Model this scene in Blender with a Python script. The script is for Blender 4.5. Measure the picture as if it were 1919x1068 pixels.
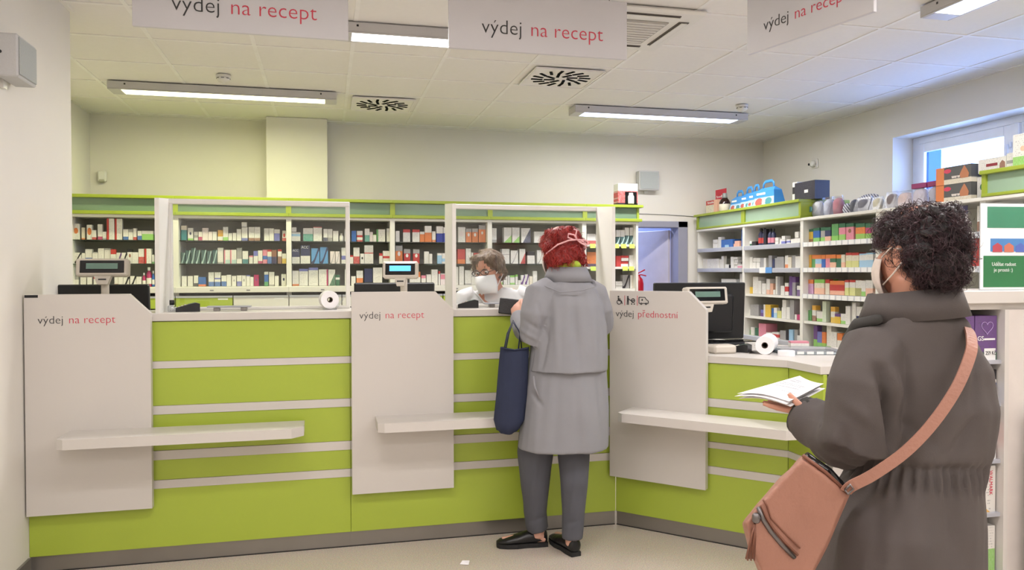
import bpy, bmesh, math, random
from mathutils import Vector, Matrix, noise
random.seed(7)
for o in list(bpy.data.objects): bpy.data.objects.remove(o)
S = bpy.context.scene
COL = S.collection
R = math.radians
# ------------------------------------------------------------------ camera
YAW, PIT, ROLL = R(13.66), R(-0.975), R(-0.106)
CAM_H = 1.40
fw = Vector((math.sin(YAW)*math.cos(PIT), math.cos(YAW)*math.cos(PIT), math.sin(PIT)))
rt = Vector((math.cos(YAW), -math.sin(YAW), 0)); up = rt.cross(fw)
rt, up = rt*math.cos(ROLL)+up*math.sin(ROLL), up*math.cos(ROLL)-rt*math.sin(ROLL)
cd = bpy.data.cameras.new('camera'); cam = bpy.data.objects.new('camera', cd); COL.objects.link(cam)
cam.matrix_world = Matrix(((rt.x, up.x, -fw.x, 0), (rt.y, up.y, -fw.y, 0), (rt.z, up.z, -fw.z, CAM_H), (0, 0, 0, 1)))
cd.sensor_width = 36; cd.lens = 1444.4/1919*36; cd.clip_start = .05
S.camera = cam
# ------------------------------------------------------------------ world, exposure
W = bpy.data.worlds.new('daylight'); S.world = W; W.use_nodes = True
bg = W.node_tree.nodes['Background']; bg.inputs[0].default_value = (.30, .48, 1.0, 1); bg.inputs[1].default_value = 15
S.view_settings.view_transform = 'Standard'; S.view_settings.look = 'None'
S.view_settings.gamma = 1; S.view_settings.exposure = 0.0; S.view_settings.use_curve_mapping = False
LAMP = 36.0          # watts of one ceiling luminaire
TINT = {'plain': (1, .955, .955), 'lime': (1.0, .99, .60), 'cool': (.99, .955, .93)}
# daylight enters by the window in the right wall: a portal guides the sky light
pd = bpy.data.lights.new('window_portal', 'AREA'); pd.shape = 'RECTANGLE'; pd.size = 1.9; pd.size_y = .75
pd.cycles.is_portal = True
po = bpy.data.objects.new('window_portal', pd); COL.objects.link(po)
po.location = (5.0, 4.7, 2.2); po.rotation_euler = (0, R(90), 0)

# ------------------------------------------------------------------ helpers
def lin(c):
    return tuple(((v/255)/12.92 if v/255 <= .04045 else ((v/255+.055)/1.055)**2.4) for v in c)
MATS = {}
def mat(name, rgb, rough=.5, metal=0, vary=.04, scale=8., bump=0., bscale=60., spec=.5, emit=None, estr=0, sheen=0, coat=0):
    if name in MATS: return MATS[name]
    m = bpy.data.materials.new(name); m.use_nodes = True; nt = m.node_tree; b = nt.nodes['Principled BSDF']
    c = lin(rgb)
    tc = nt.nodes.new('ShaderNodeTexCoord'); nz = nt.nodes.new('ShaderNodeTexNoise'); nz.inputs['Scale'].default_value = scale
    nz.inputs['Detail'].default_value = 4
    nt.links.new(tc.outputs['Object'], nz.inputs['Vector'])
    rp = nt.nodes.new('ShaderNodeValToRGB')
    rp.color_ramp.elements[0].position = .3; rp.color_ramp.elements[1].position = .7
    rp.color_ramp.elements[0].color = tuple(max(0, v*(1-vary)) for v in c)+(1,)
    rp.color_ramp.elements[1].color = tuple(min(1, v*(1+vary)) for v in c)+(1,)
    nt.links.new(nz.outputs['Fac'], rp.inputs[0]); nt.links.new(rp.outputs[0], b.inputs['Base Color'])
    b.inputs['Roughness'].default_value = rough; b.inputs['Metallic'].default_value = metal
    b.inputs['Specular IOR Level'].default_value = spec
    if sheen: b.inputs['Sheen Weight'].default_value = sheen
    if coat: b.inputs['Coat Weight'].default_value = coat
    if bump:
        n2 = nt.nodes.new('ShaderNodeTexNoise'); n2.inputs['Scale'].default_value = bscale; n2.inputs['Detail'].default_value = 5
        nt.links.new(tc.outputs['Object'], n2.inputs['Vector'])
        bp = nt.nodes.new('ShaderNodeBump'); bp.inputs['Strength'].default_value = bump; bp.inputs['Distance'].default_value = .01
        nt.links.new(n2.outputs['Fac'], bp.inputs['Height']); nt.links.new(bp.outputs[0], b.inputs['Normal'])
    if emit:
        b.inputs['Emission Color'].default_value = lin(emit)+(1,); b.inputs['Emission Strength'].default_value = estr
    MATS[name] = m; return m
def clear_mat(name, tint=(1, 1, 1), gloss=.06, rough=.02):
    m = bpy.data.materials.new(name); m.use_nodes = True; nt = m.node_tree; nt.nodes.clear()
    out = nt.nodes.new('ShaderNodeOutputMaterial'); mx = nt.nodes.new('ShaderNodeMixShader')
    tr = nt.nodes.new('ShaderNodeBsdfTransparent'); tr.inputs[0].default_value = (*tint, 1)
    gl = nt.nodes.new('ShaderNodeBsdfGlossy'); gl.inputs['Roughness'].default_value = rough
    fr = nt.nodes.new('ShaderNodeLayerWeight'); fr.inputs['Blend'].default_value = .12
    ma = nt.nodes.new('ShaderNodeMath'); ma.operation = 'MULTIPLY_ADD'; ma.inputs[1].default_value = .5; ma.inputs[2].default_value = gloss
    nt.links.new(fr.outputs['Fresnel'], ma.inputs[0]); nt.links.new(ma.outputs[0], mx.inputs[0])
    nt.links.new(tr.outputs[0], mx.inputs[1]); nt.links.new(gl.outputs[0], mx.inputs[2]); nt.links.new(mx.outputs[0], out.inputs[0])
    MATS[name] = m; return m

WM = {}
def wm(o): return WM.get(o.name, Matrix.Identity(4))
class MB:
    """collects shapes in world coordinates; build() links them as one mesh object"""
    def __init__(s): s.v = []; s.f = []; s.uv = {}; s.sm = set()
    def add(s, vs, fs, smooth=False):
        n = len(s.v); s.v += [Vector(v) for v in vs]
        for f in fs:
            if smooth: s.sm.add(len(s.f))
            s.f.append(tuple(i+n for i in f))
        return s
    def box(s, x0, x1, y0, y1, z0, z1, M=None):
        vs = [Vector(p) for p in ((x0,y0,z0),(x1,y0,z0),(x1,y1,z0),(x0,y1,z0),(x0,y0,z1),(x1,y0,z1),(x1,y1,z1),(x0,y1,z1))]
        if M: vs = [M @ v for v in vs]
        return s.add(vs, [(0,3,2,1),(4,5,6,7),(0,1,5,4),(1,2,6,5),(2,3,7,6),(3,0,4,7)])
    def bbox(s, x0, x1, y0, y1, z0, z1, b=.004, M=None):
        """box with chamfered edges"""
        bm = bmesh.new(); bmesh.ops.create_cube(bm, size=1)
        for v in bm.verts: v.co = Vector(((x0+x1)/2+v.co.x*(x1-x0), (y0+y1)/2+v.co.y*(y1-y0), (z0+z1)/2+v.co.z*(z1-z0)))
        b = min(b, .45*min(abs(x1-x0), abs(y1-y0), abs(z1-z0)))
        bmesh.ops.bevel(bm, geom=bm.edges[:], offset=b, segments=1, affect='EDGES')
        bm.verts.index_update()
        vs = [(M @ v.co if M else v.co.copy()) for v in bm.verts]; fs = [tuple(v.index for v in f.verts) for f in bm.faces]; bm.free()
        return s.add(vs, fs)
    def prism(s, pts, a, b, axis='z', M=None):
        """polygon pts extruded from a to b along axis"""
        def p3(p, t): return {'z': (p[0],p[1],t), 'y': (p[0],t,p[1]), 'x': (t,p[0],p[1])}[axis]
        n = len(pts); vs = [Vector(p3(p, a)) for p in pts]+[Vector(p3(p, b)) for p in pts]
        if M: vs = [M @ v for v in vs]
        return s.add(vs, [tuple(range(n))[::-1], tuple(range(n, 2*n))]+[(i, (i+1) % n, n+(i+1) % n, n+i) for i in range(n)])
    def tube(s, pts, rad, seg=10, cap=True, smooth=True, flat=None):
        pts = [Vector(p) for p in pts]; n = len(pts)
        rads = rad if isinstance(rad, (list, tuple)) else [rad]*n
        t0 = (pts[1]-pts[0]).normalized(); ref = Vector((0,0,1)) if abs(t0.z) < .9 else Vector((1,0,0))
        u = t0.cross(ref).normalized(); vs = []; prev = t0
        for i, p in enumerate(pts):
            t = (pts[min(i+1,n-1)]-pts[max(i-1,0)]).normalized()
            q = prev.rotation_difference(t); u = (q @ u); u = (u-t*u.dot(t)).normalized(); w = t.cross(u); prev = t
            r = rads[i]; ra, rb = (r if isinstance(r, (tuple, list)) else (r, r*(flat or 1)))
            for k in range(seg):
                a = 2*math.pi*k/seg; vs.append(p+u*ra*math.cos(a)+w*rb*math.sin(a))
        fs = [(i*seg+k, i*seg+(k+1) % seg, (i+1)*seg+(k+1) % seg, (i+1)*seg+k) for i in range(n-1) for k in range(seg)]
        if cap: fs += [tuple(range(seg))[::-1], tuple((n-1)*seg+k for k in range(seg))]
        return s.add(vs, fs, smooth)
    def lathe(s, prof, loc=(0,0,0), seg=20, M=None, smooth=True):
        vs = []; n = len(prof); L = Vector(loc)
        for r, z in prof:
            for k in range(seg):
                a = 2*math.pi*k/seg; v = Vector((r*math.cos(a), r*math.sin(a), z)); vs.append((M @ v if M else v)+L)
        fs = [(i*seg+k, i*seg+(k+1) % seg, (i+1)*seg+(k+1) % seg, (i+1)*seg+k) for i in range(n-1) for k in range(seg)]
        fs += [tuple(range(seg))[::-1], tuple((n-1)*seg+k for k in range(seg))]
        return s.add(vs, fs, smooth)
    def ell(s, c, r, M=None, seg=20, rings=12):
        prof = [(max(1e-4, math.sin(math.pi*i/rings)), -math.cos(math.pi*i/rings)) for i in range(rings+1)]
        c = Vector(c); vs = []
        for pr, z in prof:
            for k in range(seg):
                a = 2*math.pi*k/seg; v = Vector((r[0]*pr*math.cos(a), r[1]*pr*math.sin(a), r[2]*z)); vs.append((M @ v if M else v)+c)
        fs = [(i*seg+k, i*seg+(k+1) % seg, (i+1)*seg+(k+1) % seg, (i+1)*seg+k) for i in range(rings) for k in range(seg)]
        fs += [tuple(range(seg))[::-1], tuple(rings*seg+k for k in range(seg))]
        return s.add(vs, fs, True)
    def rings(s, rs, seg=24, smooth=True):
        """horizontal super-ellipse rings (x, y, z, rx, ry[, yaw])"""
        vs = []; n = len(rs)
        for q in rs:
            x, y, z, rx, ry = q[:5]; yw = q[5] if len(q) > 5 else 0
            for k in range(seg):
                a = 2*math.pi*k/seg; c, d = math.cos(a), math.sin(a)
                px = rx*math.copysign(abs(c)**.85, c); py = ry*math.copysign(abs(d)**.85, d)
                vs.append((x+px*math.cos(yw)-py*math.sin(yw), y+px*math.sin(yw)+py*math.cos(yw), z))
        fs = [(i*seg+k, i*seg+(k+1) % seg, (i+1)*seg+(k+1) % seg, (i+1)*seg+k) for i in range(n-1) for k in range(seg)]
        fs += [tuple(range(seg))[::-1], tuple((n-1)*seg+k for k in range(seg))]
        return s.add(vs, fs, smooth)
    def mesh(s, name, inv=None):
        me = bpy.data.meshes.new(name)
        vs = [(inv @ v if inv else v) for v in s.v]
        me.from_pydata([tuple(v) for v in vs], [], s.f)
        for i in s.sm: me.polygons[i].use_smooth = True
        bm = bmesh.new(); bm.from_mesh(me); bmesh.ops.recalc_face_normals(bm, faces=bm.faces[:]); bm.to_mesh(me); bm.free()
        return me
    def build(s, name, m, parent=None, label=None):
        if parent is not None:
            M = wm(parent); me = s.mesh(name, M.inverted()); o = bpy.data.objects.new(name, me); COL.objects.link(o)
            o.parent = parent; WM[o.name] = M
        else:
            lo = Vector([min(v[i] for v in s.v) for i in range(3)]); hi = Vector([max(v[i] for v in s.v) for i in range(3)])
            c = Vector(((lo.x+hi.x)/2, (lo.y+hi.y)/2, lo.z)); M = Matrix.Translation(c)
            me = s.mesh(name, M.inverted()); o = bpy.data.objects.new(name, me); COL.objects.link(o); o.location = c; WM[o.name] = M
        me.materials.append(MATS[m] if isinstance(m, str) else m)
        if label: o['label'] = label
        return o
def thing(name, label, cat, loc=(0,0,0), rz=0, group=None):
    o = bpy.data.objects.new(name, None); COL.objects.link(o); o.empty_display_size = .05
    o.location = loc; o.rotation_euler = (0, 0, rz); WM[o.name] = Matrix.Translation(loc) @ Matrix.Rotation(rz, 4, 'Z')
    tag(o, label, cat, group); return o
def tag(o, label, cat, group=None):
    o['label'] = label; o['category'] = cat
    if group: o['group'] = group
    return o
def struct(o): o['kind'] = 'structure'; return o
def text(s, size, M, m, parent, name='lettering', thick=.0006, align='LEFT', thin=0., xs=1.):
    cu = bpy.data.curves.new(name, 'FONT'); cu.body = s; cu.size = size; cu.extrude = thick; cu.align_x = align; cu.offset = -thin*size; cu.resolution_u = 3
    t = bpy.data.objects.new(name+'_c', cu); COL.objects.link(t)
    dg = bpy.context.evaluated_depsgraph_get(); me = bpy.data.meshes.new_from_object(t.evaluated_get(dg)); bpy.data.objects.remove(t); bpy.data.curves.remove(cu)
    P = wm(parent).inverted() @ M @ Matrix.Diagonal((xs, 1, 1, 1))
    me.transform(P); me.materials.clear(); me.materials.append(MATS[m] if isinstance(m, str) else m)
    o = bpy.data.objects.new(name, me); COL.objects.link(o); o.parent = parent; WM[o.name] = wm(parent)
    return o
def face_M(p, nrm):
    """frame for flat print: origin p, z along nrm, y up"""
    n = Vector(nrm).normalized(); x = Vector((0,0,1)).cross(n).normalized(); y = n.cross(x)
    return Matrix(((x.x,y.x,n.x,p[0]),(x.y,y.y,n.y,p[1]),(x.z,y.z,n.z,p[2]),(0,0,0,1)))

# ------------------------------------------------------------------ materials
mat('wall_paint', (226,222,214), .8, vary=.012, scale=3, bump=.03, bscale=300)
mat('grid_white', (238,236,233), .6)
mat('ceiling_tile', (234,231,227), .85, vary=.01, scale=30, bump=.08, bscale=400)
mat('white_laminate', (208,203,197), .35, vary=.008, scale=3)
mat('frame_white', (228,226,220), .4, vary=.008)
mat('lime', (150,166,50), .35, vary=.02, scale=2.5)
mat('lime_front', (168,187,66), .38, vary=.012, scale=2)
mat('steel', (150,146,142), .32, .8, vary=.05, scale=5)
mat('shelf_back', (160,157,148), .6, vary=.02)
mat('shelf_white', (222,220,212), .45, vary=.01)
mat('frosted_green', (112,138,112), .12, vary=.05, scale=2, spec=.6)
mat('frosted_green_pale', (150,176,152), .15, vary=.06, scale=3, spec=.6)
mat('dark_plastic', (24,25,28), .35, vary=.1)
mat('black_gloss', (14,15,18), .12, vary=.1)
mat('beige_plastic', (206,198,186), .45, vary=.01)
mat('lamp_grey', (196,194,194), .4, .1, vary=.02)
mat('sign_board', (210,209,214), .45, vary=.01)
mat('letter_dark', (52,52,54), .5)
mat('letter_red', (206,62,84), .5)
mat('letter_white', (240,240,238), .5)
mat('speaker_grey', (196,196,196), .7, vary=.03, scale=200)
mat('speaker_cloth', (172,176,174), .85, vary=.06, scale=300)
mat('door_grey', (150,150,166), .5, vary=.02)
mat('store_wall', (190,200,232), .7, vary=.02)
mat('window_plastic', (226,230,238), .35)
mat('tag_white', (232,232,230), .5)
mat('tag_green', (196,222,96), .5)
mat('shelf_grey', (178,180,188), .4, .1)
mat('price_rail', (198,200,206), .3)
mat('lcd_off', (106,136,124), .25)
mat('lcd_on', (90,180,250), .3, emit=(90,185,255), estr=1.1)
mat('paper', (244,242,244), .6, vary=.01)
mat('extinguisher_red', (196,20,44), .3)
mat('slot_black', (10,10,10), .9, spec=.1)
mat('gap_dark', (40,38,36), .8)
clear_mat('acrylic', (.965,.975,.97), .035)
clear_mat('shelf_glass', (.55,.62,.58), .08)
clear_mat('window_glass', (.97,.98,1), .04)
clear_mat('clear_bag', (.90,.90,.92), .05, .3)
clear_mat('clear_film', (.9,.92,.95), .10, .06)
BACK_ROWS = """1 1 -2.015 -1.960 1.674 1.804 w ci=.3:o
1 1 -1.949 -1.924 1.674 1.773 cr lo=.12:o
1 1 -1.909 -1.868 1.674 1.796 w ci=.4:o
1 1 -1.869 -1.838 1.674 1.752 w lo=.25:r
1 1 -1.828 -1.791 1.674 1.802 w lo=.2:m
1 1 -1.790 -1.761 1.674 1.741 w lo=.2:gy
1 1 -1.758 -1.699 1.674 1.851 w le=.3:r
1 1 -1.697 -1.640 1.674 1.850 w le=.25:r
1 1 -1.633 -1.592 1.674 1.762 w lo=.3:b
1 1 -1.592 -1.557 1.674 1.764 w hi=.3:gy
1 1 -1.556 -1.529 1.674 1.771 w lo=.25:r
1 1 -1.522 -1.489 1.674 1.750 w lo=.45:b
1 1 -1.489 -1.401 1.674 1.751 w lo=.65:lg
1 1 -1.301 -1.237 1.674 1.707 cr
1 1 -1.300 -1.237 1.708 1.739 cr
1 1 -1.300 -1.237 1.741 1.781 cr
1 1 -1.300 -1.236 1.783 1.828 cr
1 2 -2.015 -1.950 1.476 1.565 w di=.12:k
1 2 -1.949 -1.923 1.476 1.562 w lo=.2:lb
1 2 -1.922 -1.871 1.476 1.595 w lo=.4:b
1 2 -1.868 -1.827 1.476 1.571 w hi=.1:gy
1 2 -1.826 -1.780 1.476 1.602 w
1 2 -1.779 -1.730 1.476 1.602 w hi=.1:gy
1 2 -1.729 -1.689 1.476 1.594 w hi=.35:r
1 2 -1.688 -1.646 1.476 1.566 w di=.2:v
1 2 -1.646 -1.603 1.476 1.566 w di=.2:k
1 2 -1.603 -1.563 1.476 1.595 w hi=.2:k ci=.2:br
1 2 -1.563 -1.517 1.476 1.570 w
1 2 -1.516 -1.473 1.476 1.600 w lo=.45:r
1 2 -1.470 -1.416 1.476 1.601 w le=.3:r
1 2 -1.414 -1.398 1.476 1.550 w lo=.2:g
1 2 -1.299 -1.284 1.476 1.550 w lo=.3:lg
1 2 -1.267 -1.236 1.476 1.565 w
1 3 -2.017 -1.973 1.281 1.369 w hi=.3:gy
1 3 -1.961 -1.916 1.281 1.363 w
1 3 -1.909 -1.874 1.281 1.366 w
1 3 -1.862 -1.823 1.281 1.366 w hi=.2:r
1 3 -1.704 -1.673 1.281 1.365 w lo=.3:br
1 3 -1.672 -1.637 1.281 1.368 w
1 3 -1.637 -1.591 1.281 1.368 w di=.2:k
1 3 -1.583 -1.537 1.281 1.371 w di=.2:k
1 3 -1.535 -1.494 1.281 1.365 w
1 3 -1.491 -1.463 1.281 1.397 m bottle
1 3 -1.461 -1.417 1.281 1.444 m bottle
1 3 -1.416 -1.393 1.281 1.414 b bottle
1 3 -1.303 -1.277 1.281 1.402 g bottle
1 3 -1.276 -1.237 1.281 1.405 n bottle
2 1 -1.182 -1.136 1.674 1.798 t hi=.3:cr
2 1 -1.129 -1.086 1.674 1.779 w lo=.15:lg ci=.2:n
2 1 -1.080 -1.048 1.674 1.748 w mi=.3,.6:gy
2 1 -1.044 -1.013 1.674 1.748 w lo=.4:m
2 1 -1.013 -0.965 1.674 1.780 pw
2 1 -0.964 -0.932 1.674 1.749 pw
2 1 -0.931 -0.896 1.674 1.749 w
2 1 -0.890 -0.847 1.674 1.708 w lo=.1:yo
2 1 -0.889 -0.846 1.710 1.764 yo
2 1 -0.845 -0.805 1.674 1.791 w lo=.25:lg
2 1 -0.805 -0.772 1.674 1.738 w
2 1 -0.769 -0.738 1.674 1.741 w
2 1 -0.736 -0.697 1.674 1.774 w
2 1 -0.694 -0.645 1.674 1.790 w lo=.2:vb
2 1 -0.695 -0.650 1.793 1.833 w
2 1 -0.637 -0.590 1.674 1.793 w lo=.2:br
2 1 -0.590 -0.542 1.674 1.794 w lo=.2:br
2 1 -0.511 -0.469 1.674 1.783 w
2 1 -0.468 -0.428 1.674 1.783 w
2 1 -0.427 -0.379 1.674 1.775 vb hi=.35:w
2 1 -0.358 -0.325 1.674 1.764 w ci=.3:r lo=.3:r
2 2 -1.183 -1.152 1.476 1.569 dt di=.14:lt
2 2 -1.150 -1.109 1.476 1.589 dt di=.14:lt
2 2 -1.103 -1.070 1.476 1.610 dt di=.14:lt
2 2 -1.069 -1.031 1.476 1.591 dt di=.14:lt
2 2 -1.023 -0.983 1.476 1.592 dt di=.14:lt
2 2 -0.976 -0.940 1.476 1.584 dt di=.14:lt
2 2 -0.934 -0.896 1.476 1.593 dt di=.14:lt
2 2 -0.893 -0.846 1.476 1.612 w lo=.1:gy
2 2 -0.840 -0.790 1.476 1.595 w lo=.28:lt le=.2:p
2 2 -0.789 -0.738 1.476 1.595 w lo=.28:lt le=.2:p
2 2 -0.737 -0.693 1.476 1.612 gy lo=.3:w
2 2 -0.690 -0.643 1.476 1.586 w lo=.35:t
2 2 -0.635 -0.602 1.476 1.545 w hi=.2:p
2 2 -0.599 -0.562 1.476 1.586 w hi=.4:vb
2 2 -0.561 -0.524 1.476 1.590 w lo=.2:m
2 2 -0.522 -0.485 1.476 1.598 p mi=.3,.55:b
2 2 -0.484 -0.448 1.476 1.598 cr lo=.5:b hi=.15:r
2 2 -0.448 -0.406 1.476 1.596 br lo=.5:n
2 2 -0.397 -0.363 1.476 1.601 w hi=.15:r lo=.5:br
2 2 -0.362 -0.326 1.476 1.564 w lo=.5:y
2 3 -1.182 -1.141 1.281 1.370 w
2 3 -1.133 -1.091 1.281 1.370 w
2 3 -1.084 -1.049 1.281 1.374 w lo=.3:k
2 3 -1.048 -0.987 1.281 1.361 b lo=.22:o
2 3 -0.967 -0.922 1.281 1.401 w lo=.32:b
2 3 -0.917 -0.869 1.281 1.401 w lo=.32:b mi=.5,.6:vb
2 3 -0.863 -0.821 1.281 1.373 w lo=.45:b
2 3 -0.820 -0.783 1.281 1.380 w
2 3 -0.778 -0.742 1.281 1.370 w ci=.16:gy
2 3 -0.737 -0.698 1.281 1.374 w lo=.45:vb
2 3 -0.697 -0.661 1.281 1.374 w ci=.2:gy
2 3 -0.659 -0.628 1.281 1.376 w hi=.1:vb
2 3 -0.627 -0.599 1.281 1.360 w
2 3 -0.598 -0.556 1.281 1.380 m ci=.15:v
2 3 -0.511 -0.476 1.281 1.405 b lo=.3:g hi=.2:w
2 3 -0.472 -0.427 1.281 1.403 w lo=.1:gy
2 3 -0.424 -0.390 1.281 1.369 w
2 3 -0.369 -0.328 1.281 1.385 w ci=.2:n
3 1 -0.280 -0.204 1.674 1.751 w mi=.55,.8:lb
3 1 -0.279 -0.238 1.755 1.794 w
3 1 -0.182 -0.098 1.674 1.788 w lo=.55:tg
3 1 -0.095 -0.021 1.674 1.801 w hi=.06:r
3 1 -0.009 0.027 1.674 1.783 w lo=.3:n
3 1 0.028 0.070 1.674 1.783 w lo=.3:gy
3 1 0.074 0.121 1.674 1.766 w
3 1 0.128 0.166 1.674 1.745 w bottle
3 1 0.174 0.187 1.674 1.785 w
3 1 0.235 0.276 1.674 1.769 b
3 1 0.281 0.333 1.674 1.769 w mi=.4,.6:r lo=.15:r
3 1 0.351 0.394 1.674 1.790 w lo=.5:tg
3 1 0.394 0.423 1.674 1.760 pw
3 1 0.424 0.454 1.674 1.739 w hi=.1:lg
3 1 0.455 0.533 1.674 1.785 w le=.2:g
3 1 0.545 0.572 1.674 1.795 w
3 2 -0.278 -0.211 1.476 1.605 w hi=.55:n text=ACC
3 2 -0.205 -0.123 1.476 1.638 w hi=.58:n text=ACC
3 2 -0.114 -0.044 1.476 1.612 b2 di=.14:n
3 2 -0.039 0.031 1.476 1.622 b2 di=.14:n
3 2 0.048 0.091 1.476 1.585 pw di=.08:gy
3 2 0.094 0.133 1.476 1.585 pw di=.08:gy
3 2 0.146 0.183 1.476 1.618 w mi=.25,.5:vb
3 2 0.221 0.250 1.476 1.551 w hi=.2:r
3 2 0.251 0.305 1.476 1.620 w lo=.45:r
3 2 0.310 0.346 1.476 1.566 w ci=.2:k
3 2 0.347 0.426 1.476 1.641 w mi=.55,.6:r
3 2 0.478 0.510 1.476 1.570 w hi=.25:r
3 2 0.511 0.574 1.476 1.591 w mi=.42,.6:r
3 3 -0.276 -0.220 1.281 1.414 w lo=.12:o
3 3 -0.218 -0.142 1.281 1.431 w hi=.15:vb
3 3 -0.138 -0.056 1.281 1.442 w hi=.15:vb
3 3 -0.051 0.029 1.281 1.425 w ri=.15:m
3 3 0.032 0.091 1.281 1.424 w lo=.35:dg sl=.9
3 3 0.093 0.131 1.281 1.377 dg mi=.55,.75:w
3 3 0.174 0.185 1.281 1.425 w
3 3 0.230 0.269 1.281 1.364 w
3 3 0.276 0.334 1.281 1.414 w lo=.5:o
3 3 0.345 0.418 1.281 1.432 n lo=.2:k
3 3 0.422 0.504 1.281 1.441 w lo=.05:gy
4 1 0.625 0.661 1.674 1.772 w
4 1 0.692 0.757 1.674 1.788 w hi=.25:r
4 1 0.777 0.844 1.674 1.787 w hi=.22:r
4 1 0.845 0.888 1.674 1.768 o hi=.25:w
4 1 0.889 0.952 1.674 1.821 o hi=.42:w
4 1 0.955 0.989 1.674 1.772 w lo=.2:o
4 1 0.996 1.059 1.674 1.819 bb hi=.45:w
4 1 1.060 1.086 1.674 1.810 bb hi=.4:w
4 1 1.198 1.266 1.674 1.815 w ci=.3:pw
4 1 1.270 1.323 1.674 1.800 o hi=.25:gy ci=.2:w
4 1 1.328 1.385 1.674 1.801 o hi=.25:gy ci=.2:w
4 1 1.390 1.455 1.674 1.833 o hi=.25:gy ci=.14:w
4 2 0.624 0.688 1.476 1.639 o hi=.3:gy ci=.2:w
4 2 0.698 0.758 1.476 1.609 r hi=.3:gy ci=.2:w
4 2 0.781 0.841 1.476 1.608 r hi=.3:gy ci=.2:w
4 2 0.883 0.927 1.476 1.587 w
4 2 0.928 0.957 1.476 1.566 w
4 2 1.003 1.045 1.476 1.572 lb hi=.2:w
4 2 1.046 1.085 1.476 1.572 w mi=.2,.5:lb
4 2 1.193 1.263 1.476 1.611 r lo=.3:o
4 2 1.269 1.318 1.476 1.617 w
4 2 1.321 1.339 1.476 1.579 w
4 2 1.344 1.394 1.476 1.576 r lo=.5:gy
4 3 0.751 0.849 1.281 1.402 w hi=.4:o
4 3 0.856 0.898 1.281 1.369 w hi=.3:p
4 3 0.904 0.948 1.281 1.378 w
4 3 0.949 1.008 1.281 1.423 w
4 3 1.013 1.032 1.281 1.408 w hi=.2:r
4 3 1.034 1.075 1.281 1.387 pw mi=.5,.9:p
4 3 1.174 1.200 1.281 1.448 w
4 3 1.205 1.251 1.281 1.452 w
4 3 1.259 1.319 1.281 1.416 w lo=.1:gy
4 3 1.320 1.362 1.281 1.430 w
5 1 1.518 1.562 1.674 1.808 w lo=.2:gy
5 1 1.631 1.705 1.674 1.815 w lo=.25:lg sl=.5
5 1 1.710 1.782 1.674 1.816 w lo=.2:lg sl=.5
5 1 1.798 1.889 1.674 1.811 w lo=.4:n sl=1.2
5 1 1.922 1.987 1.674 1.779 w
5 1 1.989 2.058 1.674 1.780 w
5 1 2.309 2.394 1.674 1.817 w mi=.6,.64:gy
5 2 1.611 1.685 1.476 1.615 w mi=.6,.64:gy
5 2 1.696 1.767 1.476 1.601 w di=.06:gy
5 2 1.780 1.838 1.476 1.616 w lo=.3:r sl=.9
5 2 1.856 1.928 1.476 1.591 w hi=.32:k
5 2 1.953 2.021 1.476 1.604 w di=.06:gy
5 3 1.601 1.617 1.281 1.354 w lo=.3:lg
5 3 1.626 1.648 1.281 1.376 w hi=.2:lg
5 3 1.650 1.667 1.281 1.363 w
5 3 1.669 1.688 1.281 1.366 w
5 3 1.689 1.736 1.281 1.366 w lo=.2:lg hi=.2:lg
5 3 1.740 1.764 1.281 1.374 w hi=.2:lg
5 3 1.767 1.793 1.281 1.322 w
5 3 1.794 1.834 1.281 1.369 w di=.24:v
5 3 1.834 1.870 1.281 1.377 w di=.24:v
5 3 1.874 1.908 1.281 1.359 cr
5 3 1.911 1.953 1.281 1.407 w
6 1 2.447 2.533 1.665 1.764 w lo=.35:r
6 1 2.534 2.577 1.665 1.757 w lo=.35:r
6 1 2.751 2.793 1.665 1.737 dt di=.2:lt
6 1 2.794 2.836 1.665 1.738 dt di=.2:lt
6 1 2.838 2.881 1.665 1.750 dt di=.2:lt
6 1 2.887 2.938 1.665 1.751 dt di=.2:lt
6 1 2.751 2.793 1.739 1.804 w
6 1 2.794 2.836 1.739 1.804 w
6 1 2.838 2.881 1.752 1.828 w
6 1 2.887 2.937 1.752 1.829 w
6 2 2.450 2.561 1.449 1.589 o lo=.2:n
6 2 2.748 2.797 1.449 1.553 r
6 2 2.798 2.874 1.449 1.502 w hi=.5:r
6 2 2.798 2.874 1.505 1.556 w hi=.45:r
6 2 2.882 2.944 1.449 1.560 w ri=.3:p
6 3 2.744 2.813 1.238 1.249 w
6 3 2.744 2.813 1.252 1.268 w
6 3 2.744 2.813 1.271 1.287 w
6 3 2.744 2.813 1.290 1.305 w
6 3 2.816 2.885 1.238 1.369 gy di=.16:k
6 3 2.893 2.944 1.238 1.366 cr le=.3:w"""
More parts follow.
